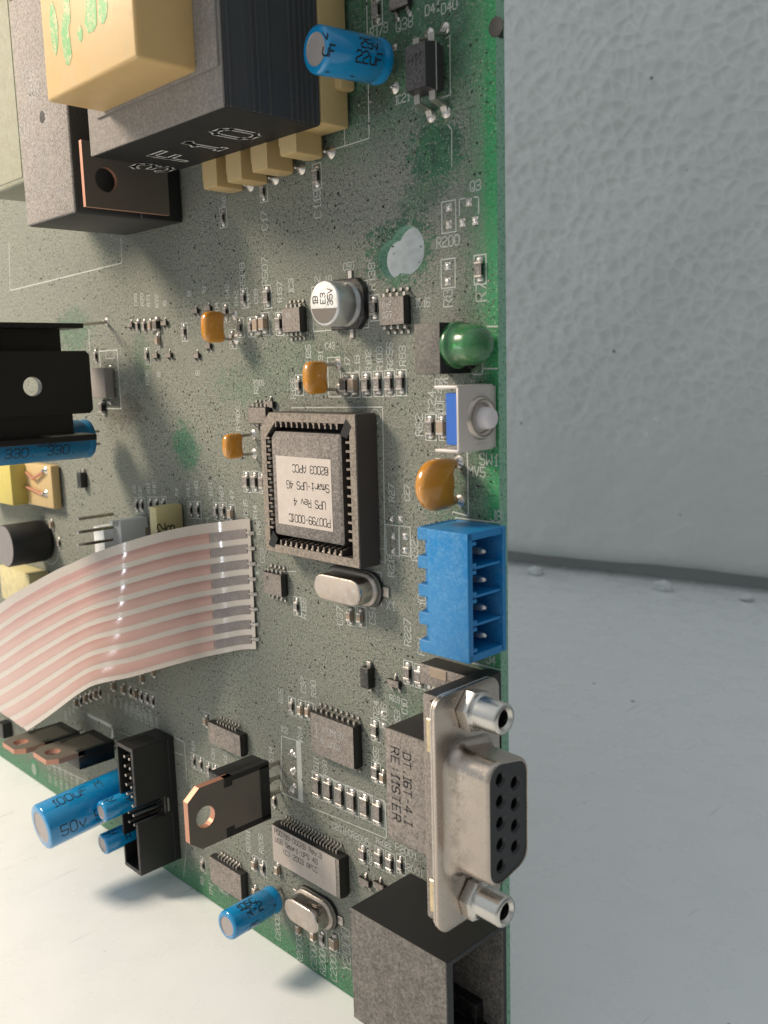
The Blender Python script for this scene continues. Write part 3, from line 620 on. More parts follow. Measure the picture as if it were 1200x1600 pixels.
# ------------------------------------------------------------------ gull-wing chips
def gull(w=.42, reach=1.0, h=1.0, th=.16, m=None, x=0, y=0, sg=1, mat=TIN):
    m = m or M(); zz = h * .55
    pr = [(0, zz), (reach * .35, zz), (reach * .55, zz * .3), (reach * .62, .1), (reach, .1), (reach, .1 + th), (reach * .72, .1 + th), (reach * .62, zz * .45), (reach * .42, zz + th), (0, zz + th)]
    m.prism([(y + sg * a, b) for a, b in pr], x - w / 2, x + w / 2, mat, 'x'); return m
def chip(TL, TR, BL, h, n, pitch, label, name='chip', lead_w=.42, reach=1.1, bodymat=ICB, mark=None, marks=(), halves=True, sides=('t', 'b')):
    a, b, c = at(*TL, h), at(*TR, h), at(*BL, h); x0, x1 = min(a.x, c.x), b.x; y1, y0 = (a.y + b.y) / 2, c.y
    cx, cy = (x0 + x1) / 2, (y0 + y1) / 2; w_, l_ = x1 - x0, y1 - y0
    m = M(); hm = h * .5; tp = .14
    for z0, z1, f0, f1 in ((.12, hm, tp, 0), (hm, h, 0, tp)):
        m.loft([[(sx * (w_ / 2 - f), sy * (l_ / 2 - f), z) for sx, sy in ((-1, -1), (1, -1), (1, 1), (-1, 1))] for z, f in ((z0, f0), (z1, f1))], bodymat)
    for s_, u, v_, hh, rot, mt in marks:
        U, V = ((1, 0, 0), (0, 1, 0)) if rot == 0 else ((-1, 0, 0), (0, -1, 0)) if rot == 180 else ((0, 1, 0), (-1, 0, 0))
        text(m, s_, planar((u, v_, h + .015), U, V), hh, mt, .11)
    o = m.obj(name, board, (cx, cy, 0), 0, label)
    lm = None
    for s_ in sides:
        sg = 1 if s_ == 't' else -1
        for i in range(n):
            if lm is None: lm = {}
            if sg not in lm: lm[sg] = gull(lead_w, reach, h, m=None, sg=sg).mesh('lead')
            put(lm[sg], 'lead', o, ((i - (n - 1) / 2) * pitch, sg * (l_ / 2 - .05), 0))
    return o, (cx, cy, w_, l_)
chip((591, 463), (631, 461), (596, 510), 1.5, 4, 1.27, 'small eight pin chip beside the IC16 legend', marks=[('D15', -1.6, .4, .8, 0, PAINT), ('A77', -1.6, -.9, .8, 0, PAINT)])
chip((439, 480), (468, 479), (441, 521), 1.5, 4, 1.0, 'small dusty chip next to the silver can capacitor', lead_w=.36, marks=[('4H', -1.2, .3, .8, 0, PAINT)])
chip((410, 894), (439, 896), (412, 927), 1.5, 4, 1.1, 'small eight pin chip beside the ribbon cable end', lead_w=.38, marks=[('M', -1.4, .6, .6, 0, INKP)])
chip((386, 635), (415, 636), (391, 662), 1.5, 4, 1.05, 'small chip tucked beside the socket corner', lead_w=.36)
chip((484, 1111), (552, 1136), (488, 1176), 1.9, 8, 1.27, 'sixteen pin chip with pale print above the row of six resistors', marks=[('16CM48D', -2.3, .7, .95, 0, PAINT), ('UARA', -.9, -1.3, .95, 0, PAINT), ('@', -2.6, -1.2, 1.2, 0, PAINT), ('I', -4.4, -.6, 2.4, 0, PAINT)])
chip((328, 1129), (375, 1148), (326, 1160), 1.7, 7, .92, 'thin chip with many leads beside the black transistor tab', lead_w=.34)
chip((332, 1341), (376, 1366), (329, 1378), 1.7, 7, .95, 'thin chip near the lower board edge', lead_w=.34, bodymat=ICB)
o, (cx, cy, w_, l_) = chip((425, 1288), (530, 1341), (427, 1345), 2.2, 19, .78, 'wide many-lead chip covered by a white sticker', lead_w=.30, reach=1.3)
m = M(); z = 2.23; m.prism([(-w_ / 2 + .2, -l_ / 2 + .2), (w_ / 2 - .9, -l_ / 2 + .2), (w_ / 2 - .9, l_ / 2 - .2), (-w_ / 2 + .2, l_ / 2 - .2)], z - .03, z + .05, LABEL)
for i, s_ in enumerate(('PD0799-0002B Rev.3', 'USB Smart-UPS 4G', '(C) 2003 APCC')):
    hh = .88; text(m, s_, planar((-w_ / 2 + (.9, 1.0, 3.0)[i], l_ / 2 - 1.5 - i * 1.5, z + .065), (1, 0, 0), (0, 1, 0)), hh, INKP, .11, adv=(.80, .80, .80)[i])
m.obj('sticker', o, label='white paper sticker with three printed lines')
# optocoupler
a, b, c = at(629, 62, 4.2), at(666, 56, 4.2), at(634, 147, 4.2); x1 = b.x; x0 = (a.x + c.x) / 2; y1 = b.y - .2; y0 = c.y
m = M(); w_, l_ = x1 - x0, y1 - y0
m.loft([[(sx * (w_ / 2 - f), sy * (l_ / 2 - f), z) for sx, sy in ((-1, -1), (1, -1), (1, 1), (-1, 1))] for z, f in ((.9, .25), (2.5, 0), (2.56, 0), (4.2, .25))], dmat('optocoupler body', (.035, .03, .034), .45, .55, dcol=(.11, .10, .105)))
m.box((w_ / 2 - .02, -l_ / 2, 2.45), (w_ / 2 + .03, l_ / 2, 2.58), PAINT)
text(m, 'H11', planar((-1.2, 0.2, 4.23), (1, 0, 0), (0, 1, 0)), 1.2, INKP, .12); text(m, 'AV1', planar((-1.2, -1.8, 4.23), (1, 0, 0), (0, 1, 0)), 1.0, plain('dim print', (.16, .155, .15), .6, bumpy=0), .1)
op = m.obj('optocoupler', board, ((x0 + x1) / 2, (y0 + y1) / 2, 0), 0, 'black optocoupler with bent silver leads beside the blue capacitor')
for sg in (-1, 1):
    for x in (-1.27, 1.27):
        m = M(); pr = [(0, 2.4), (.9, 2.4), (1.3, .5), (2.5, .1), (2.5, .35), (1.6, .75), (1.15, 2.75), (0, 2.75)]
        m.prism([(sg * p, q) for p, q in pr], -.5, .5, TIN, 'x', .06, 1); m.blob((0, sg * 2.2, .02), .8, .8, .5, SOLD, 12); m.obj('lead', op, (x, sg * (l_ / 2 - .1), 0))

# ------------------------------------------------------------------ PLCC socket and the chip in it
PX, PY, PS, PH = -21.794, 96.215, 21.893, 4.207
cx, cy, hs = PX - PS / 2, PY - PS / 2, PS / 2
def chamf(h, c, tl=None):
    tl = c if tl is None else tl
    return [(-h + c * 0, -h), (h, -h), (h, h), (-h + tl, h), (-h, h - tl)]
m = M(); hi = 8.55; wall_in = 9.6
# four walls with a floor, corner posts, top-left corner cut
out = [(-hs, -hs), (hs, -hs), (hs, hs), (-hs + 2.3, hs), (-hs, hs - 2.3)]
inn = [(-wall_in, -wall_in), (wall_in, -wall_in), (wall_in, wall_in), (-wall_in + 2.6, wall_in), (-wall_in, wall_in - 2.6)]
t = m.bm; k = m.mi(SOCK)
lv = [[t.verts.new((x, y, z)) for x, y in L] for L, z in ((out, .3), (out, PH - .15), ([(x * .99, y * .99) for x, y in out], PH), (inn, PH), (inn, 1.2))]
for A, B in zip(lv, lv[1:]):
    for i in range(5): t.faces.new((A[i], A[(i + 1) % 5], B[(i + 1) % 5], B[i])).material_index = k
t.faces.new(lv[-1]).material_index = m.mi(HOLE)
sock = m.obj('chip_socket', board, (cx, cy, 0), 0, 'square brown grey socket holding the stickered chip')
for sx in (1, -1):
    m = M(); q = 8.9 * sx; z_ = PH + .012
    m.prism([(q - 1.25, q - .95), (q + .95 * sx * .0 + .2, q - 1.35), (q + 1.25, q + .3), (q + .1, q + 1.45)], z_ - .02, z_, HOLE); m.obj('corner_slot', sock)
cm = M(); cm.prism([(0, 0.0), (.75, 0), (1.0, .6), (.75, 1.5), (.35, 2.4), (0, 2.6)], -.27, .27, dmat('socket finger', (.52, .44, .36), .4, .3, .5), 'y', .05, 1); cmesh = cm.mesh('contact')
rm = M(); rm.box((-.02, -.16, -1.0), (.85, .16, 2.72), SOCK); rib = rm.mesh('rib')
for side in range(4):
    a = side * math.pi / 2
    for i in range(11):
        u = (i - 5) * 1.27; p = Vector((-wall_in + .03, u, 1.3)); p.rotate(Matrix.Rotation(a, 3, 'Z'))
        put(cmesh, 'contact', sock, p, a)
    for i in range(12):
        u = (i - 5.5) * 1.27; p = Vector((-wall_in + .0, u, 1.45)); p.rotate(Matrix.Rotation(a, 3, 'Z'))
        put(rib, 'rib', sock, p, a)
# chip (its own thing: it lifts out)
m = M(); ch = 8.15
def sq(h, c): return [(-h, -h + .3), (-h + .3, -h), (h - .3, -h), (h, -h + .3), (h, h - .3), (h - .3, h), (-h + c, h), (-h, h - c)]
m.loft([[(x, y, z) for x, y in sq(h, c)] for z, h, c in ((.0, ch - .25, .9), (1.35, ch, .9), (1.45, ch, .9), (2.35, ch - .12, .95), (2.65, ch - .55, 1.0))], CHIPM)
cp = m.obj('chip'); place(cp, cx - .7, cy, 1.35); cp['label'] = 'square chip with a white sticker pressed into the brown socket'; cp['category'] = 'chip'
a_, b_ = at(430, 709, 4.13), at(520, 834, 4.13)
m = M(); sw, sh = 11.6, 11.6; ox, oy = (a_.x + b_.x) / 2 - (cx - .7), (a_.y + b_.y) / 2 - cy; sw = b_.x - a_.x; sh = a_.y - b_.y - .5
m.prism([(ox - sw / 2, oy - sh / 2), (ox + sw / 2, oy - sh / 2), (ox + sw / 2, oy + sh / 2), (ox - sw / 2, oy + sh / 2)], 2.64, 2.71, dmat('clean paper sticker', (.62, .55, .50), .7, .15, bumpy=.25, dcol=(.5, .43, .38)))
for i, s_ in enumerate(('PD0799-0001C', 'UPS Rev 4', 'Smart-UPS 4G', '@2003 APCC')):
    hh = 1.15; ad = .72; L = tw(s_, hh, ad); rx_ = ox + sw / 2 - .55 - (0, .9, 0, .1)[i]
    text(m, s_, planar((rx_, oy - sh / 2 + 1.75 + i * 2.55, 2.725), (-1, 0, 0), (0, -1, 0)), hh, INKP, .13, adv=ad)
m.obj('sticker', cp, label='white paper sticker with four upside-down printed lines')

# ------------------------------------------------------------------ terminal block (blue)
BX, BY, BL_, BHt, BD = 1.06, 82.4, 16.3, 7.55, 8.4
m = M(); wl = .95
y1 = BY; y0 = BY - BL_
m.box((BX - BD + 1.7, y0, BHt - wl), (BX, y1, BHt), BLUE, .12, 2)       # outer face
m.box((BX - BD + .1, y0, 0.02), (BX, y1, .65), BLUE, .1, 1)             # board side
m.box((BX - BD + .1, y0, .9), (BX, y0 + wl, BHt - .12), BLUE, .08, 1); m.box((BX - BD + .1, y1 - wl, .9), (BX, y1, BHt - .12), BLUE, .08, 1)
m.box((BX - BD + .5, y0 + .3, .5), (BX - BD + 2.4, y1 - .3, BHt - 1.0), BLUE)        # back
pit = 3.6; yc = [(y0 + y1) / 2 + (i - 1.5) * pit for i in range(4)]
for i in range(3):
    yy = (yc[i] + yc[i + 1]) / 2; m.box((BX - BD + 1, yy - .16, .9), (BX - .35, yy + .16, BHt - .5), BLUE)
for y in yc:
    for sg in (-1, 1): m.box((BX - 3.2, y + sg * 1.35 - .25, BHt - 1.75), (BX - .02, y + sg * 1.35 + .25, BHt - .5), BLUE, .1, 1)
tb = m.obj('terminal_block', board, label='blue four way terminal block on the connector edge of the board')
m = M(); m.box((0, -.8, 0.1), (2.0, .8, .95), BLUE, .1, 1); m.box((0, -.8, .0), (.5, .8, -6.0), BLUE, .05, 1); m.lathe((.9, 0, -3), (.9, 0, .9), [(0, .45), (3.5, .45)], BLUE, 10); tooth = m.mesh('tooth')
for i in range(5):
    yy = (y1 - .8) - i * (BL_ - 1.6) / 4; put(tooth, 'tooth', tb, (BX - BD, yy, BHt - .97))
m = M(); m.lathe((0, 0, 0), (6.6, 0, 0), [(0, .5), (5.6, .5), (6.3, .38), (6.6, .18)], SOLD, 12); pinm = m.mesh('pin')
for y in yc: put(pinm, 'pin', tb, (BX - BD + 1.5, y, 3.9))

# ------------------------------------------------------------------ DB9 connector
FX, FY, FZ, FW = 1.327, 48.184, 2.065, 12.3
HZ = 8.06
m = M()
def rrect(y0, y1, z0, z1, r, n=6):
    o = []
    for (cy_, cz_, a0) in ((y1 - r, z1 - r, 0), (y0 + r, z1 - r, 90), (y0 + r, z0 + r, 180), (y1 - r, z0 + r, 270)):
        o += [(cy_ + r * math.cos(R(a0 + 90 * i / n)), cz_ + r * math.sin(R(a0 + 90 * i / n))) for i in range(n + 1)]
    return o
# black plastic body behind the flange
zt = 11.6; A = at(603, 1137, zt); Bt = at(602, 1311, zt)
yA, yB = A.y, Bt.y + .3; xA = (A.x + Bt.x) / 2
m.box((xA, yB, .3), (FX - .9, yA, zt), ICB, .35, 3)
m.box((FX - 3.6, FY - 15.0, .2), (FX - .9, FY + 15.0, 12.6), ICB, .4, 2)
m.box((FX - 1.8, FY - 14.6, 2.2), (FX - .75, FY + 14.6, 13.5), ICB, .3, 2)
for ln, (s_, uu) in enumerate((('RE:11STER', .9), ('DT.I6T-4.I', 3.1))):
    text(m, s_, planar((xA + uu + .3, yA - 2.3 + (0 if ln == 0 else -.2), zt + .02), (0, -1, 0), (1, 0, 0)), 1.4 if ln == 0 else 1.3, INKP, .2, adv=.92 if ln == 0 else .86)
db = m.obj('serial_connector', board, label='nine pin serial connector with metal shell and two jackscrews')
m = M(); m.prism(rrect(FY - 15.4, FY + 15.4, FZ, FZ + FW, 2.0), FX - .45, FX + .1, STEEL, 'x', .12, 2)
m.prism(rrect(FY - 15.3, FY + 15.3, FZ - .1, FZ + FW - .1, 2.0), FX - .85, FX - .55, STEEL2, 'x', .08, 1)
m.obj('flange', db)
def dshape(off, n=7):
    hy, hz_ = 8.35 + off, 3.95 + off; ty = 1.5; r = 2.2 + off * .6
    cs = [(hy, hz_), (-hy, hz_), (-hy + ty, -hz_), (hy - ty, -hz_)]; o = []
    for i in range(4):
        P0, P1, P2 = Vector(cs[i - 1]), Vector(cs[i]), Vector(cs[(i + 1) % 4]); a, b = (P0 - P1).normalized(), (P2 - P1).normalized()
        ha = math.acos(a.dot(b)) / 2; d = r / math.tan(ha); ctr = P1 + (a + b).normalized() * (r / math.sin(ha))
        s0, s1 = P1 + a * d - ctr, P1 + b * d - ctr; a0 = math.atan2(s0.y, s0.x); a1 = math.atan2(s1.y, s1.x)
        while a1 < a0: a1 += 2 * math.pi
        if a1 - a0 > math.pi: a0 += 2 * math.pi
        for j in range(n + 1): q = a0 + (a1 - a0) * j / n; o.append((ctr.x + r * math.cos(q), ctr.y + r * math.sin(q)))
    return o
TIPX = 7.55
m = M(); m.loft([[(x, FY + y, HZ + z) for y, z in dshape(f)] for x, f in ((FX + .05, 1.5), (FX + .15, .95), (FX + .45, .5), (FX + .95, .25), (FX + 1.6, .12), (TIPX - .5, .02), (TIPX - .15, -.1), (TIPX, -.25), (TIPX - .05, -.38), (TIPX - .8, -.42))], STEEL, False, False)
m.obj('shell', db, ang=60, label='silver D shaped shell')
# insert with real holes
m = M(); L0 = [Vector((FY + y, HZ + z, 0)) for y, z in dshape(-.40)]
hs_ = [(FY + 5.54 - 2.77 * i, HZ + 1.42) for i in range(5)] + [(FY + 4.155 - 2.77 * i, HZ - 1.42) for i in range(4)]
lps = [L0] + [[Vector((y + .96 * math.cos(-k * math.pi / 8), z + .96 * math.sin(-k * math.pi / 8), 0)) for k in range(16)] for y, z in hs_]
fl = [p for L in lps for p in L]; ins = plain('black insert plastic', (.020, .021, .023), .42, bumpy=.5); mi1, mi2 = m.mi(ins), m.mi(HOLE); X1 = TIPX - .15
vs = [m.bm.verts.new((X1, p.x, p.y)) for p in fl]
for a, b, c in tessellate_polygon(lps):
    f = m.bm.faces.new((vs[a], vs[b], vs[c])); f.material_index = mi1; f.normal_update()
    if f.normal.x < 0: f.normal_flip()
k = len(L0)
for L in lps[1:]:
    n = len(L); v3 = vs[k:k + n]; vd = [m.bm.verts.new((X1 - .25, FY + 0 + (v.co.y - FY), v.co.z)) for v in v3]
    cen = sum((v.co for v in v3), Vector()) / n
    for v in vd: v.co = Vector((X1 - .3, cen.y + (v.co.y - cen.y) * .72, cen.z + (v.co.z - cen.z) * .72))
    ve = [m.bm.verts.new((X1 - 4.5, v.co.y, v.co.z)) for v in vd]
    for i in range(n):
        m.bm.faces.new((v3[i], v3[(i + 1) % n], vd[(i + 1) % n], vd[i])).material_index = mi1
        m.bm.faces.new((vd[i], vd[(i + 1) % n], ve[(i + 1) % n], ve[i])).material_index = mi2
    m.bm.faces.new(ve).material_index = m.mi(GOLD if False else HOLE); k += n
m.obj('socket_insert', db, label='black insert with nine pin holes')
for sg in (1, -1):
    m = M(); y, z = FY + sg * 12.5, FZ + FW / 2 - .15
    m.prism([(y + 2.75 * math.cos(R(60 * i + 18)), z + 2.75 * math.sin(R(60 * i + 18))) for i in range(6)], FX + .1, FX + 1.95, ZINC, 'x', .25, 2)
    ms = [ZINC] * 6 + [HOLE] * 1
    m.lathe((FX + 1.8, y, z), (FX + 9, y, z), [(0, 2.45), (.3, 2.08), (.5, 2.0), (3.55, 2.0), (3.85, 1.8), (3.92, 1.4), (3.7, 1.2), (3.5, 1.05), (3.25, 1.15), (3.0, 1.03), (2.7, 1.13), (2.4, 1.03), (.6, 1.0)], ZINC, 28, ms=[ZINC] * 9 + [HOLE] * 4)
    m.obj('jackscrew', db, ang=50)
m = M(); m.box((FX - 1.6, FY + 8.3, 13.3), (FX - .9, FY + 12.6, 14.1), GOLD, .1, 1); m.obj('clip', db); m = M(); m.box((FX - 1.6, FY - 12.6, 13.3), (FX - .9, FY - 8.3, 14.1), GOLD, .1, 1); m.obj('clip', db)

# low dark part between terminal block and serial connector
m = M(); zt = 3.6; a, b, c = at(655, 1033, zt), at(741, 1056, zt), at(668, 1066, zt)
m.box((a.x, c.y - .5, .2), (FX - 3.7 + 2.5, a.y - .2, zt), ICB, .25, 2); m.box((a.x + 2, a.y - 1.8, zt - .05), (a.x + 5, a.y - .4, zt + .12), TANC, .08, 1)
m.obj('choke', board, label='low dark choke between the blue terminal block and the serial connector')

# ------------------------------------------------------------------ modular jack (black)
RX, RY, RD, RH = 0.757, 27.954, 18.0, 12.39; RL = 17.0
m = M(); y0 = RY - RL; wl = 1.35
m.box((RX - RD, y0, .1), (RX - 9, RY - .05, RH - .05), BLACK, .1, 1)
for a, b in (((RX - RD - .02, y0 - .02, RH - wl), (RX, RY + .02, RH)), ((RX - 9.1, y0, .1), (RX, RY - .02, 1.0)), ((RX - RD - .03, RY - .8, .15), (RX - .01, RY + .01, RH - .12)), ((RX - 9.1, y0, .9), (RX - .01, y0 + .8, RH - .1))): m.box(a, b, BLACK, .1, 1)
m.box((RX - 9, RY - 4.5, .9), (RX - 3.5, RY - .8, 2.6), BLACKC, .1, 1); m.box((RX - 9, RY - 2.0, 2.6), (RX - 4.0, RY - .8, 4.4), BLACKC, .1, 1)
m.box((RX - 9, y0 + .8, .9), (RX - 3.5, y0 + 4.0, 2.6), BLACKC, .1, 1)
jack = m.obj('modular_jack', board, label='black modular jack at the lower corner of the board')
for i in range(8):
    m = M(); y = (RY + y0) / 2 + (i - 3.5) * 1.1; m.tube([(RX - 9, y, 10.2), (RX - 3, y, 9.6), (RX - 6.5, y, 5.5)], .2, GOLD, 6); m.obj('contact', jack)

# ------------------------------------------------------------------ LED in its holder
zt = 5.9; a, b, c = at(643, 509, zt), at(684, 501, zt), at(652, 589, zt); x1 = at(687, 540, zt).x; x0 = (a.x + c.x) / 2; yt = (a.y + b.y) / 2; yb = (c.y + at(691, 581, zt).y) / 2
m = M(); m.box((x0, yb, .05), (x1, yt, zt), BLACK, .12, 2); m.box((x1 - .01, yb + .6, .3), (x1 + .9, yt - .6, 1.2), BLACKC, .1, 1)
hold = m.obj('led_holder', board, label='black square holder with a green LED')
yc_ = (yt + yb) / 2 + .35; zc = 3.1
m = M(); LX = .9 - x1
m.lathe((x1 - .2, yc_, zc), (x1 + 8, yc_, zc), [(0, 2.6), (.2, 2.85), (.9, 2.9), (1.1, 2.75), (1.25, 2.56), (2.4, 2.54)] + [(LX - 2.2 + 2.4 * math.sin(R(t_)), 2.5 * math.cos(R(t_)) ** .75) for t_ in range(0, 90, 9)] + [(LX + .21, .02)], LEDM, 36)
m.obj('led', hold, ang=180, label='dusty green LED lens')
m = M(); m.cyl((x1, yc_ - .3, zc + .2), (x1 + 2.6, yc_ - .3, zc + .2), 1.1, plain('LED cup', (.25, .5, .22), .3, .6), 16); m.obj('reflector_cup', hold)

# ------------------------------------------------------------------ push switch
X1 = -.35; a, b = atX(716, 605, X1), atX(717, 706, X1); yt, yb, zt = a.y, b.y, (a.z + b.z) / 2
m = M(); m.box((X1 - 2.5, yb + .7, .1), (X1 - .3, yt - .7, zt - .5), BLUEP, .1, 1)
sw = m.obj('push_switch', board, label='push switch with metal front plate and round white button')
m = M(); m.box((X1 - .35, yb, .05), (X1, yt, zt), SWPL, .1, 2)
for y, sg in ((yt, 1), (yb, -1)): m.box((X1 - 3.9, y - .2, .5), (X1 - .1, y + .2, zt + .05), SWPL, .14, 2); m.box((X1 - 3.0, y - .2 + sg * .05, -.2), (X1 - 1.5, y + .2 + sg * .05, 1.0), SWPL, .1, 1)
ccy, ccz = (yt + yb) / 2 - .1, zt / 2 - .2; c_ = atX(752, 653, X1); ccy, ccz = c_.y, c_.z
for sg in (-1, 1): m.prism([(ccy + sg * 3.35 + .35 * math.cos(t_ * .5236), ccz + 1.1 * math.sin(t_ * .5236)) for t_ in range(12)], X1 - .02, X1 + .06, SWPL, 'x', .04, 1)
m.obj('plate', sw)
m = M(); m.lathe((X1, ccy, ccz), (X1 + 3, ccy, ccz), [(-.05, 2.95), (-.12, 2.8), (.05, 2.7), (.4, 2.5), (.5, 2.3), (.4, 2.0), (.0, 1.75), (-.3, 1.6)], STEEL, 32, caps=False); m.obj('collar', sw, ang=60)
m = M(); m.lathe((X1 - .3, ccy, ccz), (X1 + 4, ccy, ccz), [(0, 1.38), (1.5, 1.35), (1.95, 1.2), (2.15, .9), (2.2, .02)], BUTTON, 28); m.obj('button', sw, ang=60, label='round white push button')

# ------------------------------------------------------------------ orange dipped capacitors
def dipped(px, py, hy, hz_, th, zc, label, disc=False, name='dipped_capacitor'):
    c = at(px, py, zc); m = M()
    n, rr = 28, 9; lo = []
    e = 2.0 if disc else 3.6
    for j in range(-rr, rr + 1):
        f = (1 - abs(j / rr) ** 2.6) ** (1 / 2.6) if abs(j) < rr else .02; lp = []
        for i in range(n):
            a = 2 * math.pi * i / n; ca, sa = math.cos(a), math.sin(a)
            r0 = (abs(ca) ** e + abs(sa) ** e) ** (-1 / e)
            y, z = hy * r0 * ca * f, hz_ * r0 * sa * f
            if sa < 0 and abs(ca) > .45: z -= (.9 if disc else .45) * hz_ * .35 * f * (abs(ca) - .45) / .55 * 2
            if not disc and sa < 0: z += .14 * hz_ * (1 - abs(ca)) * f * 1.2
            lp.append((th * j / rr, y, z))
        lo.append(lp)
    m.loft(lo, ORANGE)
    o = m.obj(name, board, (c.x, c.y, zc), 0, label, ang=180)
    for sg in (-1, 1):
        m = M(); yy = sg * hy * .72
        if disc: m.lathe((0, yy * 1.02, -zc + .4), (0, yy * .85, -hz_ * .3), [(0, .35), (.6, .7), (zc * .55, .95), (zc * .8, 1.05)], ORANGE, 14)
        m.tube([(0, yy, -hz_ * .6), (.1, yy * 1.05, -hz_ - .2), (.15, yy * 1.08, -zc - .5)], .26, TIN, 8); m.obj('lead', o)
        q = Vector((c.x + .15, c.y + yy * 1.08, 0)); jm = put(joint_me, 'solder_joint', o, (.15, yy * 1.08, -zc)); jm.scale = (.85, .85, .8)
    return o
m = M(); m.lathe((0, 0, 0), (0, 0, 1), [(0, 1.0), (.15, .82), (.4, .5), (.7, .36), (.95, .25), (1.05, .05)], SOLD, 14); joint_me = m.mesh('solder_joint')
dipped(333, 511, 2.5, 2.05, 1.25, 4.2, 'orange dipped capacitor farthest from the connector edge, above a group of tiny chips')
dipped(493, 590, 2.35, 2.0, 1.25, 4.2, 'orange dipped capacitor above the square socket')
dipped(364, 697, 2.05, 1.8, 1.15, 4.0, 'orange dipped capacitor beside the corner of the square socket')
dipped(680, 758, 3.35, 3.15, 1.5, 4.5, 'large round orange varistor under the push switch', True, 'varistor')

# ------------------------------------------------------------------ silver can capacitor
zt = 5.3; c = at(506, 474, zt); r_ = 3.1
m = M(); B = 3.5; m.prism([(-B, -B), (B - 1.4, -B), (B, -B + 1.4), (B, B - 1.4), (B - 1.4, B), (-B, B)], .1, 1.1, BLACKC, bev=.1, seg=1)
for sg in (-1, 1): m.box((-.4, min(sg * 3.2, sg * 4.7), .02), (.4, max(sg * 3.2, sg * 4.7), .3), TIN, .05, 1)
can = m.obj('can_capacitor', board, (c.x, c.y, 0), 0, 'silver can capacitor on a black base beside the IC16 chip')
m = M(); m.lathe((0, 0, .9), (0, 0, 7), [(0, r_), (.5, r_), (.75, r_ - .28), (1.0, r_ - .28), (1.25, r_), (4.05, r_), (4.33, r_ - .12), (4.4, r_ - .35)], ALU, 40)
z = 5.32; m.face([(2.75 * math.cos(R(t_)), 2.75 * math.sin(R(t_)), z) for t_ in range(192, 349, 8)], plain('dark mark', (.16, .14, .12), .6))
for s_, u, v_, in (('1B', -1.9, -.1), ('E3', .1 - .4, 0), ('35V', 1.2, -.3)):
    text(m, s_, planar((u + .6, v_, z + .01), (0, 1, 0), (-1, 0, 0)), 1.0, INKP, .12, adv=.8)
m.obj('can', can, ang=50)

# ------------------------------------------------------------------ quartz crystals
def stadium(L, Wd, n=8): r = Wd / 2; h = L / 2 - r; return [(h + r * math.cos(R(-90 + 180 * i / n)), r * math.sin(R(-90 + 180 * i / n))) for i in range(n + 1)] + [(-h + r * math.cos(R(90 + 180 * i / n)), r * math.sin(R(90 + 180 * i / n))) for i in range(n + 1)]
def crystal(px, py, L, Wd, H, label):
    c = at(px, py, H); m = M(); m.prism(stadium(L + 2.0, Wd + 1.4), .05, .75, BLACK, bev=.1, seg=1)
    o = m.obj('quartz_crystal', board, (c.x, c.y, 0), 0, label)
    m = M(); m.loft([[(x, y, z) for x, y in stadium(L + f, Wd + f)] for z, f in ((.75, 1.1), (1.15, 1.1), (1.3, .85), (1.45, .15), (H - .35, 0), (H - .1, -.2), (H, -.65))], CANM); m.obj('can', o, ang=50)
    for sg in (-1, 1): m = M(); m.box((sg * (L / 2 + 1.3) - .8, -.75, .02), (sg * (L / 2 + 1.3) + .8, .75, .35), TIN, .08, 1); m.obj('lead', o)
crystal(525, 922, 10.3, 4.0, 4.0, 'quartz crystal in a dusty silver can under the square socket')
crystal(469, 1432, 8.6, 4.1, 4.0, 'quartz crystal in a worn silver can next to the small blue capacitor')

# ------------------------------------------------------------------ radial electrolytic capacitors
def radial(tip, base, r, label, sleeve=SLEEVE, texts=(), leads=True, top=CAPTOP):
    tip, base = Vector(tip), Vector(base); ax = (tip - base).normalized(); L = (tip - base).length
    m = M(); m.lathe((0, 0, 0), (0, 0, L), [(0, r - .45), (.15, r - .1), (.5, r), (.9, r), (1.3, r - .22), (1.7, r - .22), (2.1, r), (L - .4, r), (L - .12, r - .15), (L, r - .45), (L + .01, r * .68), (L - .1, r * .66), (L - .11, .01)], sleeve, 40, ms=[sleeve] * 10 + [top] * 2)
    t_ = m.bm
    o = m.mesh('sleeve', ang=50); ob = put(o, 'electrolytic_capacitor', board, base, 0, label)
    # local z -> axis, local x -> towards the camera side (+X of the board)
    z = ax; x = (Vector((1, .0, 0)) - z * z.x).normalized(); y = z.cross(x); rot = Matrix((x, y, z)).transposed(); ob.rotation_euler = rot.to_euler()
    if texts:
        mt = M()
        for s_, ang, zz, h, mat, sgn in texts:      # reads along -axis (tip to base) for sgn=-1
            def mp(u, v, ang=ang, zz=zz, sgn=sgn):
                a = R(ang) + sgn * -v / r; return Vector(((r + .02) * math.cos(a), (r + .02) * math.sin(a), zz + sgn * u))
            text(mt, s_, mp, h, mat, .2, sub=2)
        mt.obj('print', ob, smooth=False)
    if leads:
        for k_ in (-1, 1):
            m = M(); m.tube([(0, 1.25 * k_, .3), (0, 1.25 * k_, -.8), (0, 1.25 * k_, -2.4)], .28, TIN, 8); m.obj('lead', ob)
    m = M(); m.face([(0, 0, L - .1), (r * .6, 0.02, L - .095), (r * .6, .1, L - .095)], INKP)
    return ob
# top one
dT = 2.75
tp = at(493, 77, 12.6); bs = at(595, 97, 2.2)
radial(tp, bs, 2.8, 'blue electrolytic capacitor marked 25v 22uF leaning beside the transformer', texts=[('25v', 6, 5.4, 1.25, INK, -1), ('22uF', -30, 6.2, 1.35, INK, -1), ('v', 6, 11.2, 1.2, INK, -1), ('uF', -30, 11.4, 1.3, INK, -1), ('-  -', -88, 10, 1.6, INK, -1)])
joint(617, 137, .8); joint(605, 80, .7)
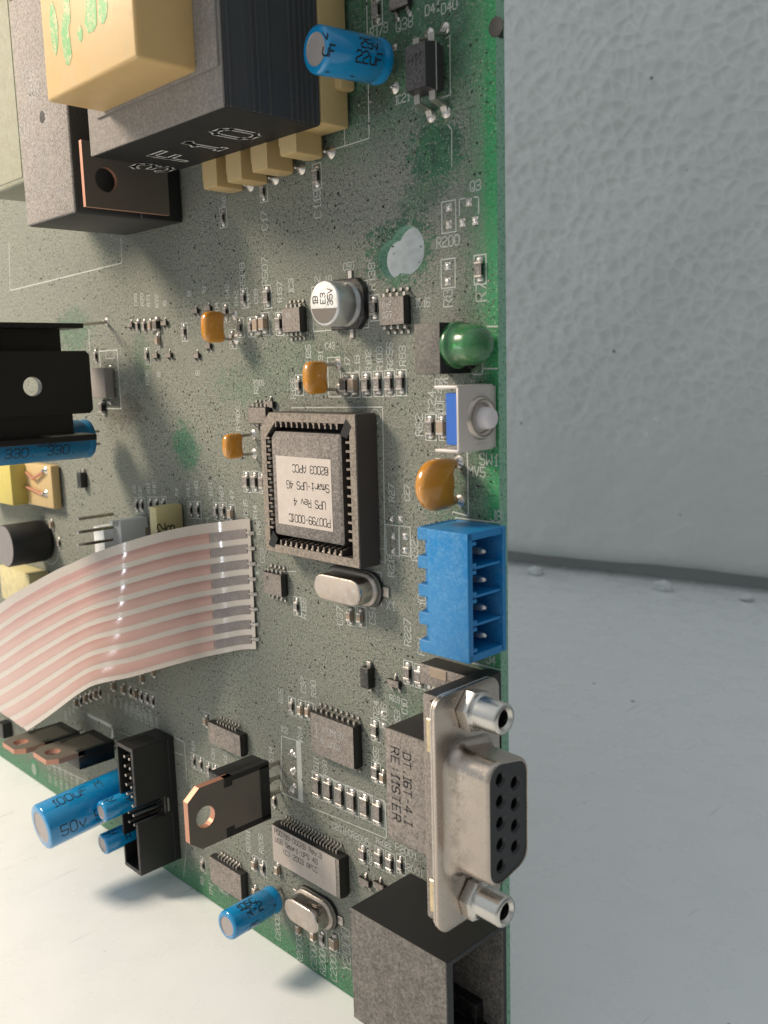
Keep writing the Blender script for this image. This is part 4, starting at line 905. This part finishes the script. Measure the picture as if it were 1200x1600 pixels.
# the four by the lower edge
tp = at(64, 1293, 22.4); bs = Vector((tp.x + .5, tp.y + 2.2, 1.0))
radial(tp, bs, 4.55, 'large blue electrolytic capacitor marked 50v hanging over the table', texts=[('50v', -18, 19.4, 2.3, INK, -1), ('50v', -18, 12.4, 2.3, INK, -1), ('100uF', 60, 19.0, 2.0, INK, -1), ('M', 60, 10.0, 2.0, INK, -1)])
tp = at(158, 1269, 13.5); radial(tp, (tp.x, tp.y + .6, .8), 2.1, 'small blue electrolytic capacitor behind the black header', texts=[('R2', 60, 12.0, 1.5, INK, -1), ('R2A', 20, 8.0, 1.4, INK, -1)])
tp = at(160, 1320, 13.0); radial(tp, (tp.x, tp.y + .6, .8), 2.1, 'small blue electrolytic capacitor lowest behind the black header', texts=[('R2', 60, 11.4, 1.5, INK, -1), ('A', 0, 8.0, 1.5, INK, -1)])
tp = at(354, 1447, 12.3); bs = at(428, 1404, 1.7)
radial(tp, bs, 2.45, 'small blue electrolytic capacitor marked R-2 poking out over the lower board edge', texts=[('R-2', 24, 7.6, 1.5, INK, -1), ('105C', 62, 8.6, 1.3, INK, -1), ('25v', -40, 7.6, 1.4, INK, -1), ('-', -5, 2.4, 1.6, INK, -1)])

# ------------------------------------------------------------------ box header (black)
zf = 9.2; A, B, C_, D_ = at(183, 1157, zf), at(212, 1177, zf), at(216, 1372, zf), at(191, 1342, zf)
x0, x1 = (A.x + D_.x) / 2 + .2, (B.x + C_.x) / 2; y1, y0 = (A.y + B.y) / 2, (C_.y + D_.y) / 2; wl = .8
m = M(); m.box((x0, y0, .1), (x1, y1, 1.5), BLACKC, .1, 1)
m.box((x0, y0, 1.4), (x0 + wl * .6, y1, zf), BLACKC, .08, 1); ym = (y0 + y1) / 2 - .6
m.box((x1 - wl, ym + 1.9, 1.4), (x1, y1, zf), BLACKC, .1, 1); m.box((x1 - wl, y0, 1.4), (x1, ym - 1.9, zf), BLACKC, .1, 1); m.box((x1 - wl, ym - 1.95, 1.4), (x1, ym + 1.95, 2.8), BLACKC)
m.box((x0 + wl * .55, y1 - wl, 1.4), (x1 - wl + .05, y1, zf - .02), BLACKC); m.box((x0 + wl * .55, y0, 1.4), (x1 - wl + .05, y0 + wl, zf - .02), BLACKC)
m.box((x0 + 1.6, y1 + .0, 3.2), (x1 - 1.4, y1 + .02, 7.6), HOLE); m.box((x1 - .01, ym - 1.4, 2.05), (x1 + .03, ym + 1.4, 2.4), TIN)
hd = m.obj('box_header', board, label='tall black box header with two rows of pins above the lower edge')
m = M(); m.box((-.25, -.25, 0), (.25, .25, 7.2), TIN, .1, 1); pm = m.mesh('pin')
for i in range(8):
    for j in range(2): put(pm, 'pin', hd, (x0 + 1.7 + j * 1.9, y1 - 3.0 - i * 1.95, 1.4))

# ------------------------------------------------------------------ power transistors
def to220(o_loc, rz, label, tilt=0.0):
    m = M(); m.box((-4.3, -5.0, 4.2), (-.9, 5.0, 13.2), BLACKC, .35, 2); m.box((-1.0, -5.0, 4.2), (.15, -4.1, 13.2), BLACKC, .05, 1); m.box((-1.0, 4.1, 4.2), (.15, 5.0, 13.2), BLACKC, .05, 1); m.box((-1.0, -4.5, 4.2), (.15, 4.5, 6.2), BLACKC, .05, 1)
    m.box((-1.0, -5.0, 11.6), (.16, -3.4, 13.2), BLACKC, .05, 1); m.box((-1.0, 3.4, 11.6), (.16, 5.0, 13.2), BLACKC, .05, 1)
    o = m.obj('power_transistor', board, o_loc, rz, label); o.rotation_euler = (0, tilt, rz)
    # tab with a real hole
    m = M(); cz = 16.9; hr = 1.75
    oc = [Vector((y, z, 0)) for y, z in ((-4.2, 6.1), (4.2, 6.1), (4.2, 12), (5, 12.0), (5, 17.8), (3.3, 20), (-3.3, 20), (-5, 17.8), (-5, 12), (-4.2, 12))]
    hc = [Vector((hr * math.cos(-k * math.pi / 10), cz + hr * math.sin(-k * math.pi / 10), 0)) for k in range(20)]
    tri = tessellate_polygon([oc, hc]); fl = oc + hc; a_, b_ = m.mi(TABM), m.mi(COPPER)
    F, Bk = [m.bm.verts.new((.05, p.x, p.y)) for p in fl], [m.bm.verts.new((-1.15, p.x, p.y)) for p in fl]
    for a, b, c in tri:
        f = m.bm.faces.new((F[a], F[b], F[c])); f.material_index = a_; f.normal_update(); 
        if f.normal.x < 0: f.normal_flip()
        f = m.bm.faces.new((Bk[a], Bk[c], Bk[b])); f.material_index = a_; f.normal_update()
        if f.normal.x > 0: f.normal_flip()
    for s0, n in ((0, len(oc)), (len(oc), len(hc))):
        for i in range(n): m.bm.faces.new((F[s0 + i], Bk[s0 + i], Bk[s0 + (i + 1) % n], F[s0 + (i + 1) % n])).material_index = b_
    m.obj('metal_tab', o, smooth=False, label='tarnished metal tab with bare copper edge and a hole')
    for y in (-2.54, 0, 2.54): m = M(); m.box((-3.1, y - .6, 1.8), (-2.5, y + .6, 4.4), TIN, .1, 1); m.box((-3.0, y - .35, -.3), (-2.6, y + .35, 2.0), TIN, .05, 1); m.obj('lead', o)
    return o
zb = 4.2; q1, q2 = atX(420, 1189, -48.5), atX(422, 1280, -48.5)
yy = (q1.y + q2.y) / 2
# find X so that the body starts at z about 4.2
Xs = -48.5
for X_ in [x * .25 for x in range(-260, -120)]:
    q = atX(421, 1234, X_)
    if abs(q.z - 4.4) < .25: Xs = X_; yy = q.y; break
tr = to220((Xs, yy, 0), 0, 'power transistor with copper edged tab beside the black header', tilt=0.0)
sc_ = 90.0 / 91; tr.scale = (1, 1.02, 1.0)
for i in range(3): joint(456, (1177, 1206, 1234)[i], .7); joint(460, (1180, 1203, 1228)[i], .5)
# two more lying with their width along the board, tabs out to the side
for i, (px, py, lb) in enumerate(((176, 1160, 'power transistor with flat copper tab above the large blue capacitor'), (122, 1146, 'power transistor partly hidden under the ribbon cable'))):
    q = at(px, py, 4.4); o = to220((q.x - 5, q.y + (-4.0), 0), R(-90), lb); o.rotation_euler = (0, 0, R(90)); o.location = (q.x - 4.9, q.y + .0, 0); o.scale = (.9, .9, .9)

# ------------------------------------------------------------------ ribbon cable
FILMC = dmat('clear cable film', (.48, .415, .36), .14, 0, trans=0, bumpy=.1, coat=1.0)
PINK = dmat('copper under clear film', (.43, .235, .195), .13, 0, bumpy=.15, coat=1.0, var=.1)
TINNED = dmat('tinned conductor end', (.27, .24, .23), .3, .45, .5, dcol=(.24, .20, .19))
# stations: upper edge point, lower edge point (photo) and height of each above the board
st = [((390, 810), (400, 1014), .45, .45), ((370, 812), (378, 1015), .5, .5), ((340, 816), (352, 1020), 1.3, 1.3), ((315, 819), (322, 1026), 2.8, 2.8), ((280, 825), (290, 1034), 5.4, 5.2), ((245, 833), (250, 1045), 8.0, 7.8), ((203, 845), (205, 1058), 10.6, 10.6),
      ((175, 854), (175, 1064), 11.8, 12.4), ((143, 866), (146, 1071), 12.7, 14.0), ((110, 881), (126, 1082), 13.1, 14.8), ((87, 891), (105, 1097), 13.3, 15.4), ((35, 920), (72, 1122), 13.5, 16.0), ((-2, 945), (44, 1141), 13.6, 16.5), ((-112, 1033), (43, 1142), 13.6, 16.5)]
UP = [at(*a, z) for a, b, z, w in st]; LO = [at(*b, w) for a, b, z, w in st]
def cr(P, t):
    i = min(int(t), len(P) - 2); f = t - i; a, b, c, d = P[max(i - 1, 0)], P[i], P[i + 1], P[min(i + 2, len(P) - 1)]
    return .5 * ((2 * b) + (c - a) * f + (2 * a - 5 * b + 4 * c - d) * f * f + (3 * b - a - 3 * c + d) * f ** 3)
NS = 72; endt = 13.0; ts = [endt * i / NS for i in range(NS + 1)]
def rp_(t, v): return cr(UP, t).lerp(cr(LO, t), v)
def rnorm(t, v):
    e = .02; du = rp_(min(t + e, 13), v) - rp_(max(t - e, 0), v); dv_ = cr(LO, t) - cr(UP, t); return dv_.cross(du).normalized() if dv_.cross(du).z > 0 else du.cross(dv_).normalized()
def strip(m, v0, v1, off, th, mat, t0=0, t1=None, nv=2, bulge=0.0):
    t1 = endt if t1 is None else t1; n = max(6, int(NS * (t1 - t0) / endt)); rows = []
    for i in range(n + 1):
        t = t0 + (t1 - t0) * i / n; row = []
        for j in range(nv + 1): f = j / nv; v = v0 + (v1 - v0) * f; row.append(rp_(t, v) + rnorm(t, v) * (off + bulge * math.sin(math.pi * f)))
        for j in range(nv, -1, -1): v = v0 + (v1 - v0) * j / nv; row.append(rp_(t, v) + rnorm(t, v) * (off - th))
        rows.append(row)
    m.loft(rows, mat)
m = M(); strip(m, 0, 1, 0, .12, FILMC, nv=24)
rb = m.obj('ribbon_cable'); place(rb); rb['label'] = 'flat white ribbon cable with pink copper conductors curling away from the board'; rb['category'] = 'ribbon cable'
for i in range(8):
    vc = (i + .5) / 8 * .93 + .048 + .004; hw = .037
    m = M(); strip(m, vc - hw, vc + hw, .05, .04, PINK, t0=2.55, nv=4, bulge=.07); m.obj('conductor', rb, ang=60)
    m = M(); strip(m, vc - hw * .95, vc + hw * .95, .05, .05, TINNED, t0=.35, t1=2.5, nv=3, bulge=.12)
    p = rp_(0, vc); m.tube([rp_(.25, vc) + Vector((0, 0, .1)), rp_(0, vc) + Vector((0, 0, .15)), p + Vector((.3, 0, -.05)), p + Vector((.55, 0, -.4))], .42, TIN, 8, .6); m.obj('tinned_end', rb)

# ------------------------------------------------------------------ transformer
zf = 21.0; zb = 5.6
C1 = at(495, 190, zb); B1 = at(357, 160, zf); A1 = at(143, 262, zf)
xr = C1.x; yb = (C1.y + B1.y) / 2 ; xl = A1.x; xr2 = (C1.x + B1.x) / 2
yb = .5 * (at(495, 190, zb).y + at(285, 272, zb).y)
TH = 42
m = M(); n = 17
core_m = plain('black varnished laminations', (.065, .065, .07), .30, bumpy=.3); under_m = plain('darkened underside varnish', (.008, .008, .009), .6)  # underside colour darkened to cancel warm light bounced off the table
m.box((xl, yb + .06, zb + .15), (xr2 - .12, yb + TH - .06, zf - .4), core_m)
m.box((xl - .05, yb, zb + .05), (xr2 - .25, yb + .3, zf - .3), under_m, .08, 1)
core = m.obj('transformer', board, label='big transformer with black laminated core and cream bobbin')
# laminations: sheets edge on, each a part sharing one mesh
lm_ = M(); lm_.box((0, 0, 0), (xr2 - xl, TH, (zf - zb - .5) / n * .55), core_m, .08, 2); lme = lm_.mesh('lamination')
for i in range(n): put(lme, 'lamination', core, (xl + random.uniform(-.28, .12), yb + .1, zb + .1 + (zf - zb - .5) / n * i))
m = M(); m.box((xl - .1, yb - .05, zf - .45), (xr2 - .3, yb + TH, zf), GREYT, .25, 2)
m.box((xl + 3.0, yb + 4.6, zf - .1), (xr2 - .6, yb + TH - .1, zf + .35), GREYT, .12, 2); m.obj('paper_wrap', core, label='grey paper tape wrapped over the core')
m = M()
for s_, px, py in (('3', 238, 262), ('F', 272, 244), ('1', 318, 228), ('0', 368, 209)):
    # on the underside of the core, tops of the letters away from the board
    d = ray(px, py); tt = (yb - CC[1]) / d[1]; X_, Z_ = CC[0] + tt * d[0], CC[2] + tt * d[2]
    for off, w_ in ((0, .85), ):
        mp = lambda u, v, X_=X_, Z_=Z_: Vector((X_ - 1.7 + u, yb - .05, Z_ - 2.9 + v)); text(m, s_, mp, 5.8, plain('bright print', (.75, .75, .73), .6, bumpy=0), 1.15)
        mp = lambda u, v, X_=X_, Z_=Z_: Vector((X_ - 1.7 + u, yb - .07, Z_ - 2.9 + v)); text(m, s_, mp, 5.8, under_m, .55)
m.obj('print', core, smooth=False, label='outlined white characters on the underside of the core')
# bobbin block
zB0, zB1 = zf + .1, 29.6
p, q = at(310, 105, zf), at(165, 183, zf); xR, xL, yB = p.x, q.x, (p.y + q.y) / 2
m = M(); m.box((xL, yB, zB0), (xR, yB + TH - 4, zB1), CREAM, .45, 3)
bob = m.obj('bobbin', core, label='cream bobbin block with smeared green print')
m = M(); z = zB1 + .02
sm = NT('smeared green print'); g_ = sm.n('NewGeometry'); f_ = sm.noise(g_.outputs['Position'], 1.1, 4, .8)
sm.l(sm.mix(sm.mr(f_, .30, .56), (.60, .44, .24), (.06, .34, .07)), sm.b.inputs['Base Color']); SMEAR = sm.m
for (px, py, w_, h_) in ((104, 62, 1.5, 7.5), (84, 45, 1.3, 7.0), (142, 22, 2.2, 5.0), (160, 14, 1.4, 4.0), (125, 52, .9, 2.2), (104, 10, 1.2, 6)):
    c = at(px, py, z); n_ = 9
    m.prism([(c.x + w_ * (math.cos(a * 6.283 / n_)) * random.uniform(.6, 1), c.y + h_ / 2 * math.sin(a * 6.283 / n_) * random.uniform(.8, 1)) for a in range(n_)], z, z + .015 + .003 * random.random(), SMEAR)
m.obj('print', bob, smooth=False)
# bobbin feet between core and board
for i, (px, py) in enumerate(((517, 238), (471, 263), (430, 279), (391, 290))):
    c = at(px, py); m = M(); xx = c.x - 2.2; yy = c.y + .9; top_y = yb + .3
    pf = [(xx - 2.0, zb + .2), (xx - 2.0, 1.2), (xx - 1.0, .4), (xx + .9, .4), (xx + 1.6, 1.2), (xx + 1.6, zb + .2)]
    m.prism(pf, yy - 1.6, yb + 6, CREAM2, 'y', .35, 2)
    m.prism([(xx - 2.6, zb - .1), (xx - 2.6, 2.4), (xx + 1.3, 1.6), (xx + 1.3, zb - .1)], yy - .4, yb + 5, CREAM2, 'y', .3, 1)
    m.obj('foot', core); j_ = put(joint_me, 'solder_joint', core, (c.x, c.y, 0)); j_.scale = (.95, .95, 1.3)
    
m = M(); fx = at(511, 160, 4.5).x; m.box((fx - 6, yb + .4, .6), (fx, yb + TH, zb - .1), CREAM2, .3, 2)
for y in (yb + 5, yb + 18, yb + 31): m.box((fx - 1.2, y, .3), (fx + 1.2, y + 4.5, 3.0), CREAM2, .4, 2)
m.obj('bobbin_flange', core)

# ------------------------------------------------------------------ relay and neighbours
r1, r2 = at(287, 347), at(200, 372); xr, xl = r1.x, r2.x; yb = (r1.y + r2.y) / 2 + .1
xl = xr - 18.6; zt = zat(xl, yb, 42); xm = at(117, 330, zt).x
m = M(); m.box((xl, yb, .2), (xm, yb + 36, zt), RELAY, .5, 3); 
for s_, px, py, h in (('832A-', 43, 118, 1.9), ('24VD', 51, 138, 1.7), ('10A', 52, 152, 1.4), ('@', 79, 182, 2.2), ('RU', 43, 203, 2.4)):
    c = at(px, py, zt); text(m, s_, planar((c.x - h * 1.2, c.y - h / 2, zt + .02), (1, 0, 0), (0, 1, 0)), h, PAINT, .16, adv=.66 if len(s_) > 3 else .8)
for i in range(9):
    c = at(70, 226 + i * 9, zt); text(m, random.choice(['10A 240V', '1/4HP 12', 'CONTACT', 'CLASS F', '125VAC B']), planar((c.x - 4.2, c.y, zt + .02), (1, 0, 0), (0, 1, 0)), .75, PAINT, .07, adv=1.0)
c = at(95, 307, zt); text(m, '0017', planar((c.x - 2, c.y, zt + .02), (1, 0, 0), (0, 1, 0)), 1.2, PAINT, .1)
c = at(66, 183, zt); m.lathe((c.x, c.y, zt - .5), (c.x, c.y, zt + 1), [(.53, .95), (.54, .01)], HOLE, 16)
rel = m.obj('relay', board, label='tall grey relay with printed ratings beside the transformer')
zl = zat(xr, yb, 222)
m = M(); m.box((xm + .1, yb + .05, .2), (xr, yb + 14, zl), BLACKC, .25, 2); m.obj('terminal_base', rel, label='lower black terminal base of the relay')
X_ = xm + 2.6; z1 = zat(X_, yb, 133)
m = M(); hc = atX(166, 281, X_ + .4)
oc = [Vector((y, z, 0)) for y, z in ((yb + .6, zl - 4), (yb + .6, z1), (yb + 10.5, z1), (yb + 10.5, zl - 4))]; hv = [Vector((hc.y + 1.9 * math.cos(-k_ * math.pi / 10), hc.z + 1.9 * math.sin(-k_ * math.pi / 10), 0)) for k_ in range(20)]
fl = oc + hv; F, Bk = [m.bm.verts.new((X_ + .4, p.x, p.y)) for p in fl], [m.bm.verts.new((X_ - .4, p.x, p.y)) for p in fl]; a_, b_ = m.mi(TABM), m.mi(COPPER)
for a, b, c in tessellate_polygon([oc, hv]):
    f = m.bm.faces.new((F[a], F[b], F[c])); f.material_index = a_; f.normal_update()
    if f.normal.x < 0: f.normal_flip()
    f = m.bm.faces.new((Bk[a], Bk[c], Bk[b])); f.material_index = a_; f.normal_update()
    if f.normal.x > 0: f.normal_flip()
for s0, n in ((0, 4), (4, 20)):
    for i in range(n): m.bm.faces.new((F[s0 + i], Bk[s0 + i], Bk[s0 + (i + 1) % n], F[s0 + (i + 1) % n])).material_index = b_
m.obj('blade_terminal', rel, smooth=False, label='flat copper edged blade terminal with a round hole')
# second relay, further along
m = M(); x2 = xl - 3.2; m.box((x2 - 18, yb + 8, .2), (x2, yb + 40, 17.5), PALEG, .6, 3); m.box((x2 - 17, yb + 9, 17.45), (x2 - .8, yb + 39, 17.6), PALEG, .1, 1)
m.obj('relay', board, label='pale greenish relay beyond the grey one')
m = M(); m.box((x2 - 3, yb + 42, .2), (x2 + 14, yb + 60, 20), RUB, .8, 3); m.obj('choke', board, label='dark wound choke above the relays')

# ------------------------------------------------------------------ heat sink
X_ = -92.5; q0, q1 = atX(138, 548, X_), atX(147, 645, X_); zz0 = (q0.z + q1.z) / 2; yt, yb = q0.y, q1.y
m = M(); hc = atX(51, 604, X_); hr = 1.75
HSM = plain('black anodised aluminium', (.010, .0095, .009), .42, .2)
oc = [Vector((y, z, 0)) for y, z in ((yb, zz0 + .7), (yb + .7, zz0), (yt - .7, zz0), (yt, zz0 + .7), (yt, zz0 + 40), (yb, zz0 + 40))]; hv = [Vector((hc.y + hr * math.cos(-k_ * math.pi / 12), hc.z + hr * math.sin(-k_ * math.pi / 12), 0)) for k_ in range(24)]
fl = oc + hv; F, Bk = [m.bm.verts.new((X_, p.x, p.y)) for p in fl], [m.bm.verts.new((X_ - 1.6, p.x, p.y)) for p in fl]; a_ = m.mi(HSM)
for a, b, c in tessellate_polygon([oc, hv]):
    f = m.bm.faces.new((F[a], F[b], F[c])); f.material_index = a_; f.normal_update()
    if f.normal.x < 0: f.normal_flip()
    f = m.bm.faces.new((Bk[a], Bk[c], Bk[b])); f.material_index = a_; f.normal_update()
    if f.normal.x > 0: f.normal_flip()
e_ = m.mi(dmat('worn edge', (.22, .21, .20), .4, 0, .8))
for s0, n, mm in ((0, 6, a_), (6, 24, e_)):
    for i in range(n): m.bm.faces.new((F[s0 + i], Bk[s0 + i], Bk[s0 + (i + 1) % n], F[s0 + (i + 1) % n])).material_index = mm
hsk = m.obj('heat_sink', board, smooth=False, label='black heat sink plate with a round hole and two fins')
FINB = plain('fin underside', (.02, .018, .016), .5, .2)
q = atX(130, 509, X_ + 1.0); m = M(); m.box((X_ - 14, q.y - .45, q.z), (X_ + 1.2, q.y + .45, q.z + 44), HSM, .1, 1); m.obj('fin', hsk)
q2 = atX(100, 530, X_ - 2.5); m = M(); m.box((X_ - 5.2, yt - .8, q2.z), (X_ - 4.0, q.y - .4, q2.z + 40), HSM); m.box((X_ - 5, yt - .9, q2.z), (X_ - 1.5, yt, q2.z + 38), HSM, .1, 1); m.obj('web', hsk)
q = atX(146, 685, X_ + 1.5); qw = atX(113, 665, X_ - 1.5); m = M(); m.box((X_ - 2.2, q.y, qw.z), (X_ - 1.0, yb + .1, qw.z + 40), HSM); m.obj('web', hsk)
m = M(); m.box((X_ - 2.3, q.y - .2, q.z), (X_ + 3.0, q.y + .9, q.z + 44), HSM, .12, 1); m.box((X_ - 2.2, q.y + .9, q.z + .4), (X_ + 2.9, q.y + 1.0, q.z + 9), plain('painted lit fin top', (.34, .31, .28), .45, .6)); m.obj('fin', hsk)  # paler strip on top imitates light falling on the lower fin
qa = atX(130, 508, X_ - 1); b0 = at(166, 503); m = M(); m.cyl((qa.x, qa.y, qa.z + 1), (b0.x, b0.y, -.3), .3, TIN, 8); m.obj('pin', hsk)
m = M(); c = at(140, 552); 
# big blue capacitor lying behind the fin
rr_ = 3.8; X2 = X_ - 2.5 - rr_; q = atX(138, 685, X2)
radial((X2, q.y, q.z + 34), (X2, q.y, q.z), rr_, 'big blue electrolytic capacitor printed 330 under the heat sink fin', SLEEVED, texts=[('330.', -38, 10.0, 1.9, INK, -1), ('330.', -38, 18.0, 1.9, INK, -1), ('330.', -38, 26.0, 1.9, INK, -1), ('330', -8, 12.0, 1.6, INK, -1)], leads=True)
# connector footprint parts by the heat sink
m = M(); a, b = at(148, 575, 1), at(180, 622, 1); m.box((a.x, b.y, .1), (b.x - 1.5, a.y, 2.2), dmat('milky block', (.30, .28, .26), .4, .6), .3, 2); m.obj('pin_strip', board, label='milky plastic strip beside the heat sink')
for py in (575, 593, 612, 628): joint(172, py, .6)
joint(166, 502, .7)
# yellow coil with tan base
zb_ = 2.4; a, b = at(38, 722, zb_), at(84, 796, zb_); 
m = M(); m.box((a.x - 12, b.y, .3), (b.x, a.y - .1, zb_), CREAM2, .4, 2); coil = m.obj('coil', board, label='coil with tan base and yellow tape wrap next to the printed blue capacitor')
q = at(42, 760, zb_); m = M(); m.box((q.x - 24, b.y + .1, zb_ - .5), (q.x, a.y - .3, 6.0), YELLOW, .3, 2); m.obj('tape_wrap', coil)
for px, py in ((71, 735), (72, 771)): c = at(px, py, zb_); j_ = put(joint_me, 'solder_joint', coil, c); j_.scale = (.9, .9, 1.0)
m = M(); c0, c1 = at(44, 738, zb_), at(66, 768, zb_); m.tube([c0 + Vector((0, 0, .4)), (c0 + c1) / 2 + Vector((.6, .8, .8)), at(70, 737, zb_) + Vector((0, 0, .5))], .35, COPPER, 8); m.tube([at(44, 760, zb_) + Vector((0, 0, .5)), c1 + Vector((0, -.4, .5)), at(72, 771, zb_) + Vector((0, 0, .5))], .35, COPPER, 8); m.obj('wire_end', coil)
# black drum
c = at(66, 848, 1.5); m = M(); m.lathe((c.x - 1.2, c.y + .3, .2), (c.x - 1.2, c.y + .3, 12), [(0, 4.1), (.6, 4.7), (1.2, 4.8), (9.2, 4.8), (9.5, 4.6), (9.55, .02)], RUB, 40, ms=[RUB] * 4 + [plain('grey drum end', (.24, .22, .22), .5)])
m.obj('buzzer', board, label='short black drum shaped buzzer at the picture edge')
m = M(); 
for i in range(24):
    a0, a1 = i * .2618, (i + 1) * .2618
    m.face([(c.x + 5.2 * math.cos(a0), c.y + 5.2 * math.sin(a0), .03), (c.x + 5.4 * math.cos(a0), c.y + 5.4 * math.sin(a0), .03), (c.x + 5.4 * math.cos(a1), c.y + 5.4 * math.sin(a1), .03), (c.x + 5.2 * math.cos(a1), c.y + 5.2 * math.sin(a1), .03)], SILK)
m.obj('legend_ring', board, smooth=False)
# white pin connector
zt = 8.5; a, b = at(145, 822, zt), at(178, 818, zt); y1 = a.y; x0, x1 = a.x, at(178, 818, zt).x
m = M(); m.box((x0, y1 - 14, .1), (x0 + 4.2, y1, zt), WHITE, .2, 2); m.box((x0 + 4.1, y1 - 14, .1), (x0 + 6.2, y1 + 1.3, 6.0), WHITE, .2, 2); m.box((x0 + 4.4, y1 + .2, 6.0), (x0 + 5.4, y1 + 1.3, 7.2), WHITE, .1, 1)
wc = m.obj('pin_connector', board, label='white plastic pin connector behind the ribbon cable')
for py in (811, 832, 852):
    c = at(121, py, 15.2); m = M(); m.box((-.28, -.28, 0), (.28, .28, 7.2), SOLD, .1, 1); m.obj('pin', wc, (c.x, c.y, 8.0))
# film capacitor
zt = 6.0; a, b = at(231, 793, zt), at(243, 791, zt); X_ = b.x; y1 = (a.y + b.y) / 2; 
m = M(); m.box((X_ - 2.4, y1 - 7.3, .5), (X_, y1, zt), FILM, .22, 2)
m2 = m.obj('film_capacitor', board, label='pale yellow box capacitor marked 22 3 above the ribbon cable')
m = M()
q = atX(257, 832, X_ + .02); p3 = atX(271, 826, X_ + .02)
text(m, '22', planar((X_ + .03, q.y - .6, q.z - .2), (0, 1, 0), (0, 0, 1)), 1.6, INK, .22); text(m, '3', planar((X_ + .03, p3.y - .3, p3.z - .2), (0, 1, 0), (0, 0, 1)), 1.6, INK, .22); m.obj('print', m2, smooth=False)
# pieces under the cable at the picture edge
m = M(); a, b = at(14, 888, 5), at(52, 915, 5); m.box((a.x - 6, b.y - 6, .2), (b.x - 2, a.y, 5), FILM, .3, 2); m.obj('film_capacitor', board, label='pale box capacitor half hidden by the ribbon cable edge')
m = M(); c = at(8, 1140, 1.5); m.box((c.x - 2, c.y - 2, .1), (c.x + 1.2, c.y + 2, 2.6), BLACKC, .1, 1); m.obj('diode', board)
# standoff hole near the lower edge: green ring
m = M(); c = at(54, 1200); m.prism([(c.x + 2.0 * math.cos(i * .3927), c.y + 2.4 * math.sin(i * .3927)) for i in range(16)], .01, .05, plain('bare green ring', (.02, .20, .08), .4)); m.prism([(c.x - .3 + 1.3 * math.cos(i * .3927), c.y - .4 + 1.6 * math.sin(i * .3927)) for i in range(16)], .05, .07, dmat('pale hole', (.30, .38, .30), .6, .2)); m.obj('mounting_ring', board)
